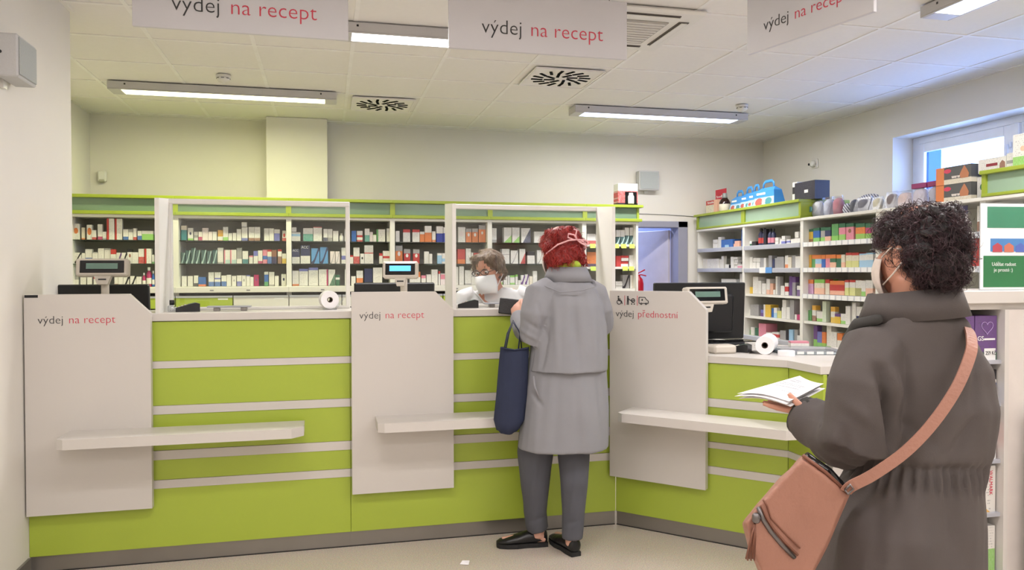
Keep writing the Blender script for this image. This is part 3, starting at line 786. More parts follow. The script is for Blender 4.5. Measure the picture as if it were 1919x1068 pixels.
def carton_mat():
    m = bpy.data.materials.new('printed_carton'); m.use_nodes = True; nt = m.node_tree; L = nt.links.new; b = nt.nodes['Principled BSDF']
    def at(n):
        a = nt.nodes.new('ShaderNodeAttribute'); a.attribute_type = 'OBJECT'; a.attribute_name = n; return a
    def mth(op, x, y=None, z=None):
        k = nt.nodes.new('ShaderNodeMath'); k.operation = op
        for i, q in enumerate((x, y, z)):
            if q is None: continue
            if isinstance(q, (int, float)): k.inputs[i].default_value = q
            else: L(q, k.inputs[i])
        return k.outputs[0]
    def mix(f, a, c):
        k = nt.nodes.new('ShaderNodeMixRGB'); L(f, k.inputs[0]); L(a, k.inputs[1])
        if isinstance(c, tuple): k.inputs[2].default_value = c
        else: L(c, k.inputs[2])
        return k.outputs[0]
    uv = nt.nodes.new('ShaderNodeUVMap'); uv.uv_map = 'UVMap'; sp = nt.nodes.new('ShaderNodeSeparateXYZ'); L(uv.outputs[0], sp.inputs[0]); U, V = sp.outputs[0], sp.outputs[1]
    def sep(n):
        s = nt.nodes.new('ShaderNodeSeparateXYZ'); L(at(n).outputs['Vector'], s.inputs[0]); return s.outputs
    b1 = sep('band1'); b2 = sep('band2'); b3 = sep('band3')   # (low, high, slant) (left, right, diagonal) (mid0, mid1, circle)
    col = at('ink1').outputs['Color']
    # fine print lines
    comb = nt.nodes.new('ShaderNodeCombineXYZ'); L(mth('MULTIPLY', U, 26.), comb.inputs[0]); L(mth('FLOOR', mth('MULTIPLY', V, 17.)), comb.inputs[1]); L(mth('MULTIPLY', at('seed').outputs['Fac'], 37.), comb.inputs[2])
    nz = nt.nodes.new('ShaderNodeTexNoise'); nz.inputs['Scale'].default_value = .8; nz.inputs['Detail'].default_value = 1; L(comb.outputs[0], nz.inputs['Vector'])
    ln = mth('MULTIPLY', mth('GREATER_THAN', nz.outputs['Fac'], .56), mth('LESS_THAN', mth('FRACT', mth('MULTIPLY', V, 17.)), .5))
    ln = mth('MULTIPLY', ln, mth('MULTIPLY', mth('GREATER_THAN', U, .12), mth('LESS_THAN', U, .85)))
    col2 = mix(mth('MULTIPLY', ln, .38), col, (.08, .08, .1, 1))
    # pictures: soft blotches in the low band
    lowm = mth('LESS_THAN', V, mth('ADD', b1[0], mth('MULTIPLY', b1[2], mth('SUBTRACT', U, .5))))
    n3 = nt.nodes.new('ShaderNodeTexNoise'); n3.inputs['Scale'].default_value = 5; L(comb.outputs[0], n3.inputs['Vector'])
    col3 = mix(mth('MULTIPLY', mth('MULTIPLY', lowm, mth('GREATER_THAN', b1[0], .001)), mth('SUBTRACT', 1., mth('MULTIPLY', mth('GREATER_THAN', n3.outputs['Fac'], .56), .45))), col2, at('ink2').outputs['Color'])
    col4 = mix(mth('GREATER_THAN', V, mth('SUBTRACT', 1.0001, b1[1])), col3, at('ink3').outputs['Color'])
    col5 = mix(mth('LESS_THAN', U, b2[0]), col4, at('ink4').outputs['Color'])
    col6 = mix(mth('GREATER_THAN', U, mth('SUBTRACT', 1.0001, b2[1])), col5, at('ink4').outputs['Color'])
    dd = mth('ABSOLUTE', mth('SUBTRACT', mth('ADD', mth('SUBTRACT', V, .42), mth('MULTIPLY', mth('SINE', mth('MULTIPLY', U, 5.)), .12)), mth('MULTIPLY', mth('SUBTRACT', U, .5), .9)))
    col7 = mix(mth('LESS_THAN', dd, b2[2]), col6, at('ink4').outputs['Color'])
    col8 = mix(mth('MULTIPLY', mth('GREATER_THAN', V, b3[0]), mth('LESS_THAN', V, b3[1])), col7, at('ink4').outputs['Color'])
    ru = mth('SUBTRACT', U, .5); rv = mth('MULTIPLY', mth('SUBTRACT', V, .55), 1.6)
    rr = mth('SQRT', mth('ADD', mth('MULTIPLY', ru, ru), mth('MULTIPLY', rv, rv)))
    col9 = mix(mth('LESS_THAN', rr, b3[2]), col8, at('ink4').outputs['Color'])
    L(col9, b.inputs['Base Color']); b.inputs['Roughness'].default_value = .42
    MATS['printed_carton'] = m
carton_mat()
PAL = {k_: tuple(v_*.86+.14*(.3*c_[0]+.59*c_[1]+.11*c_[2]) for v_ in c_) for k_, c_ in PAL.items()}
def ink(o, c1, ex):
    o['ink1'] = lin(PAL[c1]); o['ink2'] = o['ink3'] = o['ink4'] = lin(PAL['w']); d = dict(lo=0., hi=0., sl=0., le=0., ri=0., di=0., m0=2., m1=2., ci=0.); names = [c1]
    for q in ex:
        if '=' not in q: continue
        k, val = q.split('=')
        if k == 'sl': d['sl'] = float(val); continue
        if k == 'text': continue
        num, c = val.split(':'); key = {'lo': 'ink2', 'hi': 'ink3'}.get(k, 'ink4'); o[key] = lin(PAL[c]); names.append(c)
        if k == 'mi': d['m0'], d['m1'] = map(float, num.split(','))
        else: d[k] = float(num)
    o['band1'] = (d['lo'], d['hi'], d['sl']); o['band2'] = (d['le'], d['ri'], d['di']); o['band3'] = (d['m0'], d['m1'], d['ci']); o['seed'] = random.random()
    out = []
    for n in names:
        if NAMES[n] not in out: out.append(NAMES[n])
    return ' and '.join(out[:2]) if len(out) < 3 else ', '.join(out[:2])+' and '+out[2]
def carton_mesh(w, d, h, lean=0):
    """folding carton with a tucked top flap standing a hair proud; front faces local -y"""
    me = bpy.data.meshes.new('carton'); c = min(.0012, w*.04)
    x, y = w/2, d
    vs = [(-x,0,0),(x,0,0),(x,y,0),(-x,y,0),(-x,0,h-c),(x,0,h-c),(x,y,h-c),(-x,y,h-c),(-x+c,c,h),(x-c,c,h),(x-c,y-c,h),(-x+c,y-c,h)]
    fs = [(0,1,5,4),(1,2,6,5),(2,3,7,6),(3,0,4,7),(4,5,9,8),(5,6,10,9),(6,7,11,10),(7,4,8,11),(8,9,10,11),(0,3,2,1)]
    # flap tongue
    n = len(vs); vs += [(-x+3*c,-.0004,h-5*c),(x-3*c,-.0004,h-5*c),(x-3*c,-.0004,h-c),(-x+3*c,-.0004,h-c)]; fs.append((n,n+1,n+2,n+3))
    me.from_pydata(vs, [], fs); uvl = me.uv_layers.new(name='UVMap')
    for p in me.polygons:
        for li in p.loop_indices:
            v = me.vertices[me.loops[li].vertex_index].co; nn = p.normal
            if abs(nn.y) > .7: u = v.x/w+.5
            elif abs(nn.x) > .7: u = .97 if nn.x > 0 else .03
            else: u = .5
            uvl.data[li].uv = (u, min(1, v.z/h)*.998+.001 if abs(nn.z) < .7 else .93)
    me.materials.append(MATS['printed_carton']); return me
ORD = ['first','second','third','fourth','fifth','sixth','seventh','eighth','ninth','tenth','eleventh','twelfth','thirteenth','fourteenth','fifteenth','sixteenth','seventeenth','eighteenth','nineteenth','twentieth','twenty-first','twenty-second']
def bottle_obj(name, w, h, c1, ex, label):
    t = thing(name, label, 'bottle'); WM[t.name] = Matrix.Identity(4); r = w/2
    body = MB().lathe([(r*.92, 0), (r, .006), (r, h*.62), (r*.8, h*.72), (r*.4, h*.80), (r*.38, h*.84)], (0, r, 0), 16).build('body', mat('bottle_'+c1, PAL[c1], .25), t)
    lab = 'w'
    for q in ex:
        if q.startswith('lo='): lab = q.split(':')[1]
    MB().lathe([(r*1.01, h*.14), (r*1.02, h*.15), (r*1.02, h*.44), (r*1.01, h*.45)], (0, r, 0), 16).build('paper_label', mat('bottle_label_'+lab, PAL[lab], .5), t)
    MB().lathe([(r*.5, h*.83), (r*.52, h*.84), (r*.52, h*.985), (r*.46, h)], (0, r, 0), 16).build('cap', 'frame_white' if lab == 'w' else 'dark_plastic', t)
    return t
BAYN = {'1': 'leftmost bay', '2': 'second bay', '3': 'third bay', '4': 'fourth bay', '5': 'fifth bay', '6': 'narrow end bay', 'A': 'far bay', 'B': 'second bay', 'C': 'third bay'}
ROWN = {'1': 'top', '2': 'middle', '3': 'lower'}
ROWR = {'1': 'top', '2': 'second', '3': 'third', '4': 'fourth', '5': 'bottom'}
def stock(rows, back):
    cnt = {}; tops = []
    for ln in rows.strip().split('\n'):
        t = ln.split(); bay, row = t[0], t[1]; a, b, z0, z1 = map(float, t[2:6]); c1 = t[6]; ex = t[7:]
        k = (bay, row); cnt[k] = cnt.get(k, 0)+1; i = cnt[k]-1
        w = abs(b-a)-.002; h = z1-z0; dep = min(.16, max(.035, w*random.uniform(.55, 1.2))); jit = random.uniform(0, .012)
        stacked = abs(z0-.002-{True: {'1': 1.672, '2': 1.474, '3': 1.279}, False: {}}[back].get(row, z0-.002)) > .02
        if back and bay == '6': stacked = abs(z0-.002-{'1': 1.663, '2': 1.447, '3': 1.236}[row]) > .02
        where = ('%s on %s shelf, %s behind counter' % (ORD[i], ROWN[row], BAYN[bay])) if back else ('%s on %s shelf, %s along right wall' % (ORD[i], ROWR[row], BAYN[bay]))
        grp = ('medicines on %s shelf of %s behind counter' if back else 'products on %s shelf of %s along right wall') % ((ROWN if back else ROWR)[row], BAYN[bay])
        if 'bottle' in ex:
            o = bottle_obj('medicine_bottle', w, h, c1, ex, NAMES[c1]+' bottle, '+where)
        else:
            me = carton_mesh(w, dep, h); o = bpy.data.objects.new('medicine_box', me); COL.objects.link(o)
            desc = ink(o, c1, ex); tag(o, '%s box, %s' % (desc, where), 'box'); WM[o.name] = Matrix.Identity(4)
            for q in ex:
                if q.startswith('text='):
                    text(q[5:], w*.42, face_M((-w*.42, -.0006, h*.82), (0, -1, 0)), 'letter_white', o, xs=.85)
                    text(q[5:], .001, face_M((0, .01, h*.5), (0, -1, 0)), 'letter_white', o) if False else None
        o['group'] = grp
        if back: o.location = ((a+b)/2, 7.02+jit, z0); o.rotation_euler = (0, 0, 0)
        else: o.location = (3.90+jit, (a+b)/2, z0); o.rotation_euler = (0, 0, R(-90))
        WM[o.name] = Matrix.Translation(o.location) @ Matrix.Rotation(o.rotation_euler.z, 4, 'Z')
stock(BACK_ROWS, True)
stock(RIGHT_ROWS, False)

# ------------------------------------------------------------------ dispensary shelving along the back
BX = [-2.022, -1.211, -.300, .591, 1.480, 2.396, 2.944]
YS = 6.95
for i in range(6):
    x0, x1 = BX[i], BX[i+1]
    t = thing('dispensary_shelf_unit', 'white shelf unit with lime cornice and grey back behind counter, %s' % BAYN[str(i+1)], 'shelf', ((x0+x1)/2, YS+.2, 0), 0, 'dispensary shelf units')
    e = .021
    MB().box(x0, x0+e, YS, YS+.40, 0, 1.86).build('side_panel', 'shelf_white', t)
    MB().box(x1-e, x1, YS, YS+.40, 0, 1.86).build('side_panel', 'shelf_white', t)
    MB().box(x0+e, x1-e, YS+.36, YS+.40, .1, 1.86).build('back_panel', 'shelf_back', t)
    MB().box(x0, x1, YS-.005, YS+.40, 1.858, 1.880).build('top_board', 'shelf_white', t)
    if i < 5:
        for z in (1.672, 1.474): MB().box(x0+e, x1-e, YS+.03, YS+.34, z-.008, z).build('glass_shelf', 'shelf_glass', t)
        MB().bbox(x0, x1, YS-.06, YS+.36, 1.229, 1.279, .004).build('worktop', 'shelf_white', t)
        for q in (.3, .62):
            MB().box(x0+q*(x1-x0), x0+q*(x1-x0)+.03, YS-.0615, YS-.059, 1.244, 1.254).build('shelf_label', mat('label_grey', (130,130,134), .5), t)
    else:
        for z in (1.663, 1.447, 1.236): MB().bbox(x0+e, x1-e, YS+.02, YS+.36, z-.022, z, .002).build('shelf_board', 'shelf_white', t)
        for z, xs_ in ((1.66, (2.46, 2.70, 2.775, 2.86)), (1.444, (2.465, 2.79, 2.855))):
            for x in xs_:
                M = Matrix.Translation((x, YS+.018, z)) @ Matrix.Rotation(R(-12), 4, 'X')
                MB().box(-.002, .052, -.003, -.001, -.036, .006, M=M).build('price_label', 'tag_green', t)
    # cornice: lime boards, lime posts, frosted glass
    ex0 = x0; ex1 = x1+(.03 if i == 5 else 0)
    MB().bbox(ex0, ex1, YS-.06, YS+.42, 2.012, 2.038, .003).build('cornice_top', 'lime', t)
    MB().bbox(ex0, ex1, YS-.03, YS+.40, 1.880, 1.908, .003).build('cornice_bottom', 'lime', t)
    for a, b in ((x0, x0+.022), (x1-.022, x1)): MB().box(a, b, YS-.022, YS+.38, 1.908, 2.012).build('cornice_post', 'lime', t)
    MB().box(x0+.022, x1-.022, YS-.012, YS-.004, 1.908, 2.012).build('frosted_pane', 'frosted_green', t)
    # drawers under the worktop
    if i < 5:
        MB().box(x0+e, x1-e, YS+.01, YS+.35, .1, 1.229).build('drawer_case', 'gap_dark', t)
        n = 2; dw = (x1-x0)/n
        for k in range(n):
            lime = i == 0 or (i == 1 and k == 0) or i == 3
            for r in range(4):
                z1 = 1.205-.118*r
                dr_ = MB().bbox(x0+k*dw+.004, x0+(k+1)*dw-.004, YS-.05, YS+.01, z1-.106, z1-.018, .002).build('drawer', 'lime_front' if lime else 'shelf_white', t)
                MB().box(x0+k*dw+.004, x0+(k+1)*dw-.004, YS-.055, YS-.01, z1-.018, z1-.002).build('grip_rail', 'shelf_grey', dr_)
                MB().box(x0+(k+1)*dw-.12, x0+(k+1)*dw-.04, YS-.0515, YS-.0495, z1-.036, z1-.024).build('name_strip', 'tag_white', dr_)
        MB().box(x0, x1, YS-.04, YS+.01, 0, .72).build('base_front', 'shelf_white', t)
# carton standing on the cornice end
t = thing('supplement_carton', 'white, orange and black carton with bottle window standing on the cornice end', 'box', (2.83, 6.98, 2.038))
me = carton_mesh(.20, .12, .205); o = bpy.data.objects.new('carton', me); COL.objects.link(o); o.parent = t; o.location = (0, -.05, 0); ink(o, 'w', ['lo=.66:r', 'le=.36:o', 'mi=.02,.1:k'])
o['band2'] = (0., 0., 0.); WM[o.name] = Matrix.Translation((2.83, 6.93, 2.038))
MB().box(2.80, 2.92, 6.928, 6.932, 2.045, 2.165).build('window', 'black_gloss', t)
MB().lathe([(.03, 0), (.032, .01), (.032, .07), (.022, .09), (.022, .105)], (2.86, 6.935, 2.05), 14).build('bottle', 'frame_white', t)

# ------------------------------------------------------------------ shop shelving along the right wall
RX = 3.85; RD = .46; RY = [7.50, 6.57, 5.655, 4.75, 3.845, 2.95]
LV = {0: (1.635, 1.43, 1.283, .985, .80), 1: (1.635, 1.425, 1.19, .985, .80), 2: (1.637, 1.428, 1.212, .99, .73), 3: (1.637, 1.428, 1.212, .99, .73), 4: (1.637, 1.428, 1.212, .99, .73)}
RL = ['farthest bay under the blue gift packs', 'second bay under the black box', 'third bay full of herbal tea', 'fourth bay hidden by the dark haired customer', 'nearest bay at right edge']
for i in range(5):
    y1, y0 = RY[i], RY[i+1]
    t = thing('shop_shelf_unit', 'white shop shelf unit along right wall, '+RL[i], 'shelf', (RX+RD/2, (y0+y1)/2, 0), 0, 'shop shelf units along the right wall')
    e = .02
    MB().box(RX, RX+RD, y1-e, y1, 0, 1.82).build('side_panel', 'shelf_white', t)
    MB().box(RX, RX+RD, y0, y0+e, 0, 1.82).build('side_panel', 'shelf_white', t)
    MB().box(RX+RD-.03, RX+RD, y0+e, y1-e, 0, 1.82).build('back_panel', 'shelf_white', t)
    MB().bbox(RX-.01, RX+RD, y0, y1, 1.82, 1.843, .003).build('top_board', 'shelf_white', t)
    MB().box(RX+.02, RX+RD-.03, y0+e, y1-e, .0, .08).build('plinth', 'shelf_white', t)
    for k, z in enumerate(LV[i]):
        MB().box(RX+.01, RX+RD-.03, y0+e, y1-e, z-.02, z).build('shelf_board', 'shelf_white', t)
        if i < 2 and k in (0, 1, 4): MB().bbox(RX-.012, RX+.012, y0+e, y1-e, z-.036, z+.004, .003).build('shelf_rail', 'shelf_grey', t)
        if i >= 2 and k < 3:
            r = MB().box(RX-.006, RX+.01, y0+e, y1-e, z-.036, z+.002).build('price_rail', 'price_rail', t)
            n = 12 if i == 2 else 9
            for q in range(n):
                yy = y1-.03-(q+.5)*(y1-y0-.06)/n+random.uniform(-.006, .006)
                MB().box(RX-.0085, RX-.006, yy-.028, yy+.028, z-.034, z).build('price_label', 'tag_white', r)
    if i == 1:
        z = 1.425
        for yy, m in ((6.22, 'tag_white'), (6.12, mat('tag_blue', (96,150,210), .5))): MB().box(RX-.016, RX-.013, yy-.05, yy+.05, z-.04, z+.012).build('shelf_tag', m, t)
    if i in (0, 1, 4):
        MB().bbox(RX-.03, RX+RD, y0, y1+(.03 if i == 0 else 0), 1.976, 2.0, .003).build('cornice_top', 'lime', t)
        MB().bbox(RX-.015, RX+RD, y0, y1, 1.843, 1.862, .003).build('cornice_bottom', 'lime', t)
        for a, b in ((y0, y0+.03), (y1-.03, y1)): MB().box(RX-.01, RX+RD, a, b, 1.862, 1.976).build('cornice_post', 'lime', t)
        MB().box(RX+.004, RX+.012, y0+.03, y1-.03, 1.862, 1.976).build('frosted_pane', 'frosted_green_pale', t)
# far products that peek out beside the dark haired customer
def carton_at(name, label, cat, x, yc, z, w, d, h, rz, c1, ex, group=None):
    o = bpy.data.objects.new(name, carton_mesh(w, d, h)); COL.objects.link(o); ink(o, c1, ex); o.location = (x, yc, z); o.rotation_euler = (0, 0, rz)
    WM[o.name] = Matrix.Translation((x, yc, z)) @ Matrix.Rotation(rz, 4, 'Z'); tag(o, label, cat, group); return o
for q in ((3.90, 1.639, .07, .16, 'w', ['lo=.4:br'], 'cream box with brown paw prints on fourth bay, top shelf'), (3.93, 1.43, .07, .17, 'r', [], 'red box at right end of second shelf, fourth bay'),
          (4.02, 1.43, .06, .16, 'o', ['lo=.4:r'], 'orange and red box on second shelf behind dark hair'), (3.95, 1.214, .17, .05, 'w', ['mi=.3,.7:lg'], 'flat white and green box on third shelf of fourth bay'),
          (4.70, 1.639, .05, .13, 'w', ['hi=.2:r', 'lo=.3:yo'], 'small red topped box at left end of fourth bay')):
    carton_at('medicine_box', q[6], 'box', 3.90, q[0], q[1], q[2], .07, q[3], R(-90), q[4], q[5])
t = thing('display_card', 'white card with dark lettered header standing on fourth bay top shelf', 'card', (3.89, 4.06, 1.639))
MB().box(3.888, 3.892, 4.00, 4.16, 1.639, 1.80).build('card', 'paper', t); MB().box(3.886, 3.889, 3.995, 4.165, 1.755, 1.81).build('header', mat('card_violet', (70,66,104), .5), t)
text('NÉ POČASÍ', .038, face_M((3.8855, 4.15, 1.77), (-1, 0, 0)), 'letter_white', t, xs=.62)
for yc, z, hh, s, cc in ((3.79, 1.639, .17, 'PARO', 'k'), (3.79, 1.43, .155, 'COREGA', 'b')):
    o = carton_at('toothpaste_box', ('silver' if cc == 'k' else 'white and blue')+' upright denture care box in nearest bay, '+('top' if cc == 'k' else 'second')+' shelf', 'box', 3.90, yc, z, .06, .05, hh, R(-90), 'w', ['ci=.0:b'])
    MB().prism([(.018*math.cos(a), hh*.55+hh*.36*math.sin(a)) for a in [2*math.pi*k/16 for k in range(16)]], -.0012, -.0004, 'y', M=wm(o)).build('oval', mat('oval_'+cc, PAL[cc], .4), o)
    text(s, .026 if cc == 'b' else .03, wm(o) @ face_M((.009, -.0016, hh*.26), (0, -1, 0)) @ Matrix.Rotation(R(90), 4, 'Z'), 'letter_white', o)
carton_at('toothpaste_box', 'small white and blue box in nearest bay, third shelf', 'box', 3.90, 3.80, 1.214, .06, .05, .09, R(-90), 'w', ['ci=.3:vb'])
# ------------------------------------------------------------------ goods on top of the right hand shelving
ZT = 2.0; ZW = 1.843
o = carton_at('counter_display', 'red and cream counter display box with red header card beside dark bottle', 'display', 3.94, 7.36, ZT, .24, .12, .145, R(-90), 'cr', ['hi=.32:r', 'ri=.3:pe'])
MB().box(-.10, .12, .10, .106, .10, .262, M=wm(o)).build('header_card', mat('card_red', (196,44,62), .5), o)
text('Parasoftin', .038, wm(o) @ face_M((-.08, .0985, .175), (0, -1, 0)), 'letter_white', o); text('Parasoftin', .034, wm(o) @ face_M((-.085, -.002, .112), (0, -1, 0)), 'letter_white', o)
b_ = thing('syrup_bottle', 'dark brown syrup bottle with cream label between red display and blue packs', 'bottle', (3.97, 7.14, ZT))
MB().lathe([(.052, 0), (.056, .008), (.056, .10), (.045, .125), (.020, .155), (.018, .175)], (3.97, 7.14, ZT), 20).build('body', mat('dark_syrup', (44,26,22), .12), b_)
MB().lathe([(.0565, .015), (.0575, .016), (.0575, .085), (.0565, .086)], (3.97, 7.14, ZT), 20).build('paper_label', mat('bottle_label_cr', PAL['cr'], .5), b_)
MB().lathe([(.030, .148), (.024, .165), (.023, .19), (.020, .198)], (3.97, 7.14, ZT), 20).build('cap', mat('cap_grey', (140,144,140), .4), b_)
def gift_pack(label, yc, w, h, x):
    t = thing('gift_pack', label, 'pack', (x, yc, ZT), R(-90), 'blue gift packs on the cornice'); M = wm(t); hb = h*.6
    bl = mat('pack_blue', (62,140,206), .4)
    vs = [(-w/2,0,0),(w/2,0,0),(w*.40,.02,hb),(-w*.40,.02,hb),(-w/2,.12,0),(w/2,.12,0),(w*.40,.10,hb),(-w*.40,.10,hb),(-w*.3,.055,h*.74),(w*.3,.055,h*.74),(w*.3,.065,h*.74),(-w*.3,.065,h*.74)]
    fs = [(0,1,2,3),(5,4,7,6),(1,5,6,2),(4,0,3,7),(0,4,5,1),(3,2,9,8),(6,7,11,10),(2,6,10,9),(7,3,8,11),(8,9,10,11)]
    MB().add([M @ Vector(v) for v in vs], fs).build('carton', bl, t)
    MB().add([M @ Vector(v) for v in ((-w*.48,-.001,.004),(w*.48,-.001,.004),(w*.43,.0125,hb*.62),(-w*.43,.0125,hb*.62))], [(0,1,2,3)]).build('lower_print', mat('pack_ice', (176,206,232), .4), t)
    for sx, cc, rr in ((-.2, (186,96,88), .17), (.22, (74,140,150), .15), (.0, (236,236,240), .1)):
        MB().add([M @ Vector((w*sx+w*rr*math.cos(a), -.0025+.02*(hb*.3+w*rr*.6*math.sin(a))/hb, hb*.30+w*rr*.6*math.sin(a))) for a in [2*math.pi*k/14 for k in range(14)]], [tuple(range(14))]).build('print_spot', mat('spot_%d' % cc[0], cc, .5), t)
    MB().box(-w*.34, w*.05, .012, .0145, hb*.76, hb*.90, M=M).build('print_word', 'letter_white', t)
    hp = [M @ Vector((w*a, .06, h*b)) for a, b in ((-.24,.72),(-.22,.9),(-.14,.98),(.14,.98),(.22,.9),(.24,.72))]
    MB().tube(hp, .014, 8, flat=.4).build('handle', bl, t)
for k, (a, b, h) in enumerate(((7.05, 6.82, .17), (6.83, 6.63, .185), (6.66, 6.50, .19), (6.54, 6.17, .205))):
    gift_pack('blue printed gift pack with carry handle, %s from the dark bottle' % ORD[k], (a+b)/2, abs(a-b), h+.03, 3.92+.015*(3-k))
o = carton_at('black_carton', 'black carton at the end of the lime cornice', 'box', 3.93, 5.735, ZT, .28, .14, .155, R(-90), 'n', [])
o['ink1'] = lin((46,44,56)); MB().box(.0, .05, -.003, -.0005, .06, .085, M=wm(o)).build('print_patch', 'tag_white', o)
carton_at('white_carton', 'narrow white and black carton leaning beside the black carton', 'box', 3.95, 5.905, ZT, .065, .12, .17, R(-90), 'w', ['mi=.4,.75:k'])
def pouch(label, ya, yb, h, cfront, film, x=3.93, tilt=0., name='packed_mask', stripes=False, top=None, z=ZW):
    """soft packed good in a clear bag: puffed insert + crimped film bag"""
    w = abs(ya-yb); t = thing(name, label, 'bag', (x, (ya+yb)/2, z), R(-90)); M = wm(t); MI = M @ Matrix.Rotation(tilt, 4, 'Y')
    nu, nv = 8, 8; vs = []; fs = []
    for side in (0, 1):
        for j in range(nv+1):
            for i in range(nu+1):
                u, v = i/nu*2-1, j/nv
                puff = .035*(1-abs(u)**3)*(1-abs(2*v-1)**4)+.004
                wob = .006*noise.noise(Vector((u*2+ya*5, v*3, side*5)))
                ww = w*.46*(1-.18*v**3)
                vs.append(MI @ Vector((ww*u, .05+(-puff if side == 0 else puff)+wob, .003+h*.9*v*(1-.10*abs(u)**2.5))))
    n1 = (nu+1)*(nv+1)
    for side in (0, 1):
        for j in range(nv):
            for i in range(nu):
                a = side*n1+j*(nu+1)+i; q = (a, a+1, a+nu+2, a+nu+1); fs.append(q if side == 0 else q[::-1])
    for i in range(nu): fs += [(i, n1+i, n1+i+1, i+1), (nv*(nu+1)+i, nv*(nu+1)+i+1, n1+nv*(nu+1)+i+1, n1+nv*(nu+1)+i)]
    for j in range(nv): fs += [(j*(nu+1), (j+1)*(nu+1), n1+(j+1)*(nu+1), n1+j*(nu+1)), (j*(nu+1)+nu, n1+j*(nu+1)+nu, n1+(j+1)*(nu+1)+nu, (j+1)*(nu+1)+nu)]
    m = mat('fabric_%d_%d_%d' % cfront, cfront, .8, vary=.08, scale=40)
    MB().add(vs, fs, True).build('insert', stripe_mat() if stripes else m, t)
    if film:
        g = MB(); hw = w*.5
        g.add([M @ Vector(v) for v in ((-hw,.0,0),(hw,.0,0),(hw*.96,.04,h),(-hw*.96,.04,h),(-hw,.10,0),(hw,.10,0),(hw*.96,.05,h),(-hw*.96,.05,h))], [(0,1,2,3),(5,4,7,6),(1,5,6,2),(4,0,3,7),(3,2,6,7)])
        g.build('film_bag', 'clear_bag', t)
        MB().box(-hw*.9, hw*.9, .040, .050, h-.012, h+.004, M=M).build('crimp', 'clear_film', t)
    if top: MB().bbox(-w*.5, w*.5, .03, .07, h-.01, h+.025, .003, M=M).build('header', mat('header_%d' % top[0], top, .5), t)
    return t
def stripe_mat():
    if 'stripe_fabric' in MATS: return MATS['stripe_fabric']
    m = bpy.data.materials.new('stripe_fabric'); m.use_nodes = True; nt = m.node_tree; b = nt.nodes['Principled BSDF']
    tc = nt.nodes.new('ShaderNodeTexCoord'); wv = nt.nodes.new('ShaderNodeTexWave'); wv.inputs['Scale'].default_value = 22; wv.bands_direction = 'DIAGONAL'
    rp = nt.nodes.new('ShaderNodeValToRGB'); rp.color_ramp.elements[0].position = .45; rp.color_ramp.elements[1].position = .55
    rp.color_ramp.elements[0].color = (*lin((96,98,112)), 1); rp.color_ramp.elements[1].color = (*lin((206,206,214)), 1)
    nt.links.new(tc.outputs['Object'], wv.inputs['Vector']); nt.links.new(wv.outputs['Color'], rp.inputs[0]); nt.links.new(rp.outputs[0], b.inputs['Base Color']); b.inputs['Roughness'].default_value = .8
    MATS['stripe_fabric'] = m; return m
pouch('clear bag with white insert and teal logo disc, leftmost above herbal tea', 5.70, 5.54, .155, (206,208,214), True)
pouch('clear bag with pale insert and dark blue base, second above herbal tea', 5.535, 5.42, .155, (186,190,204), True)
pouch('clear bag with red insert, third above herbal tea', 5.415, 5.30, .155, (176,120,130), True)
pouch('large striped fabric face cover lying over the other bags', 5.30, 5.04, .17, (190,190,210), False, x=4.06, stripes=True)
pouch('small striped fabric face cover before the large striped one', 5.30, 5.20, .095, (170,170,180), False, stripes=True, tilt=.2)
pouch('charcoal fabric face mask beside the small striped one', 5.205, 5.13, .12, (92,94,102), False, tilt=.1)
pouch('dark grey fabric mask in clear bag with folded top', 5.13, 4.96, .115, (108,108,116), True)
pouch('cream fabric mask in clear bag among the grey ones', 4.955, 4.845, .105, (196,190,168), True)
pouch('slate grey fabric mask behind the cream one', 4.87, 4.80, .11, (98,102,104), False, x=3.99)
pouch('taupe fabric mask pack in clear bag', 4.81, 4.70, .125, (122,112,112), True)
pouch('pale pink fabric mask in clear bag', 4.70, 4.56, .12, (206,186,182), True)
pouch('clear case with magenta lid and white insert, left one', 4.555, 4.42, .135, (196,190,200), True, top=(140,36,96))
pouch('clear case with magenta lid and grey insert beside tea set cartons', 4.41, 4.285, .135, (176,176,190), True, top=(140,36,96))
MB().lathe([(.024, 0), (.024, .002)], M=Matrix.Translation((3.922, 5.64, 1.915)) @ Matrix.Rotation(R(-90), 4, 'Y')).build('logo_disc', mat('disc_teal', (92,150,156), .4), bpy.data.objects['packed_mask'])
def tea_carton(label, z):
    o = carton_at('tea_set_carton', label, 'box', 3.91, 4.135, z, .285, .16, .113, R(-90), 'dg', ['lo=.28:cr', 'le=.24:o'], 'tea set cartons'); M = wm(o)
    o['ink1'] = lin((84,84,84)); o['ink3'] = lin((70,110,84))
    MB().prism([(.03*math.cos(a)-.045, .085+.014*math.sin(a)) for a in [2*math.pi*k/14 for k in range(14)]], -.0016, -.0006, 'y', M=M).build('print_badge', mat('badge_pink', (208,60,90), .5), o)
    MB().prism([(.06, .03), (.12, .03), (.126, .055), (.108, .085), (.09, .108), (.072, .085), (.054, .055)], -.0016, -.0006, 'y', M=M).build('print_jug', mat('jug_ochre', (184,120,84), .5), o)
    for kx in (.0, .02, .045): MB().prism([(kx-.012, .05), (kx-.008, .036), (kx+.008, .036), (kx+.012, .05)], -.0016, -.0006, 'y', M=M).build('print_cup', mat('cup_white', (214,204,196), .5), o)
tea_carton('printed tea set carton with jug picture, lower of two', ZW); tea_carton('printed tea set carton with jug picture, upper of two', ZW+.1145)
carton_at('white_carton', 'white carton with green print between tea sets and lime cornice', 'box', 3.95, 3.945, ZW, .085, .1, .14, R(-90), 'w', ['ci=.25:dg'])
o = carton_at('white_carton', 'white cosmetic carton with dark red bar lying on the lime cornice', 'box', 3.93, 3.86, ZT, .20, .12, .085, R(-90), 'w', [])
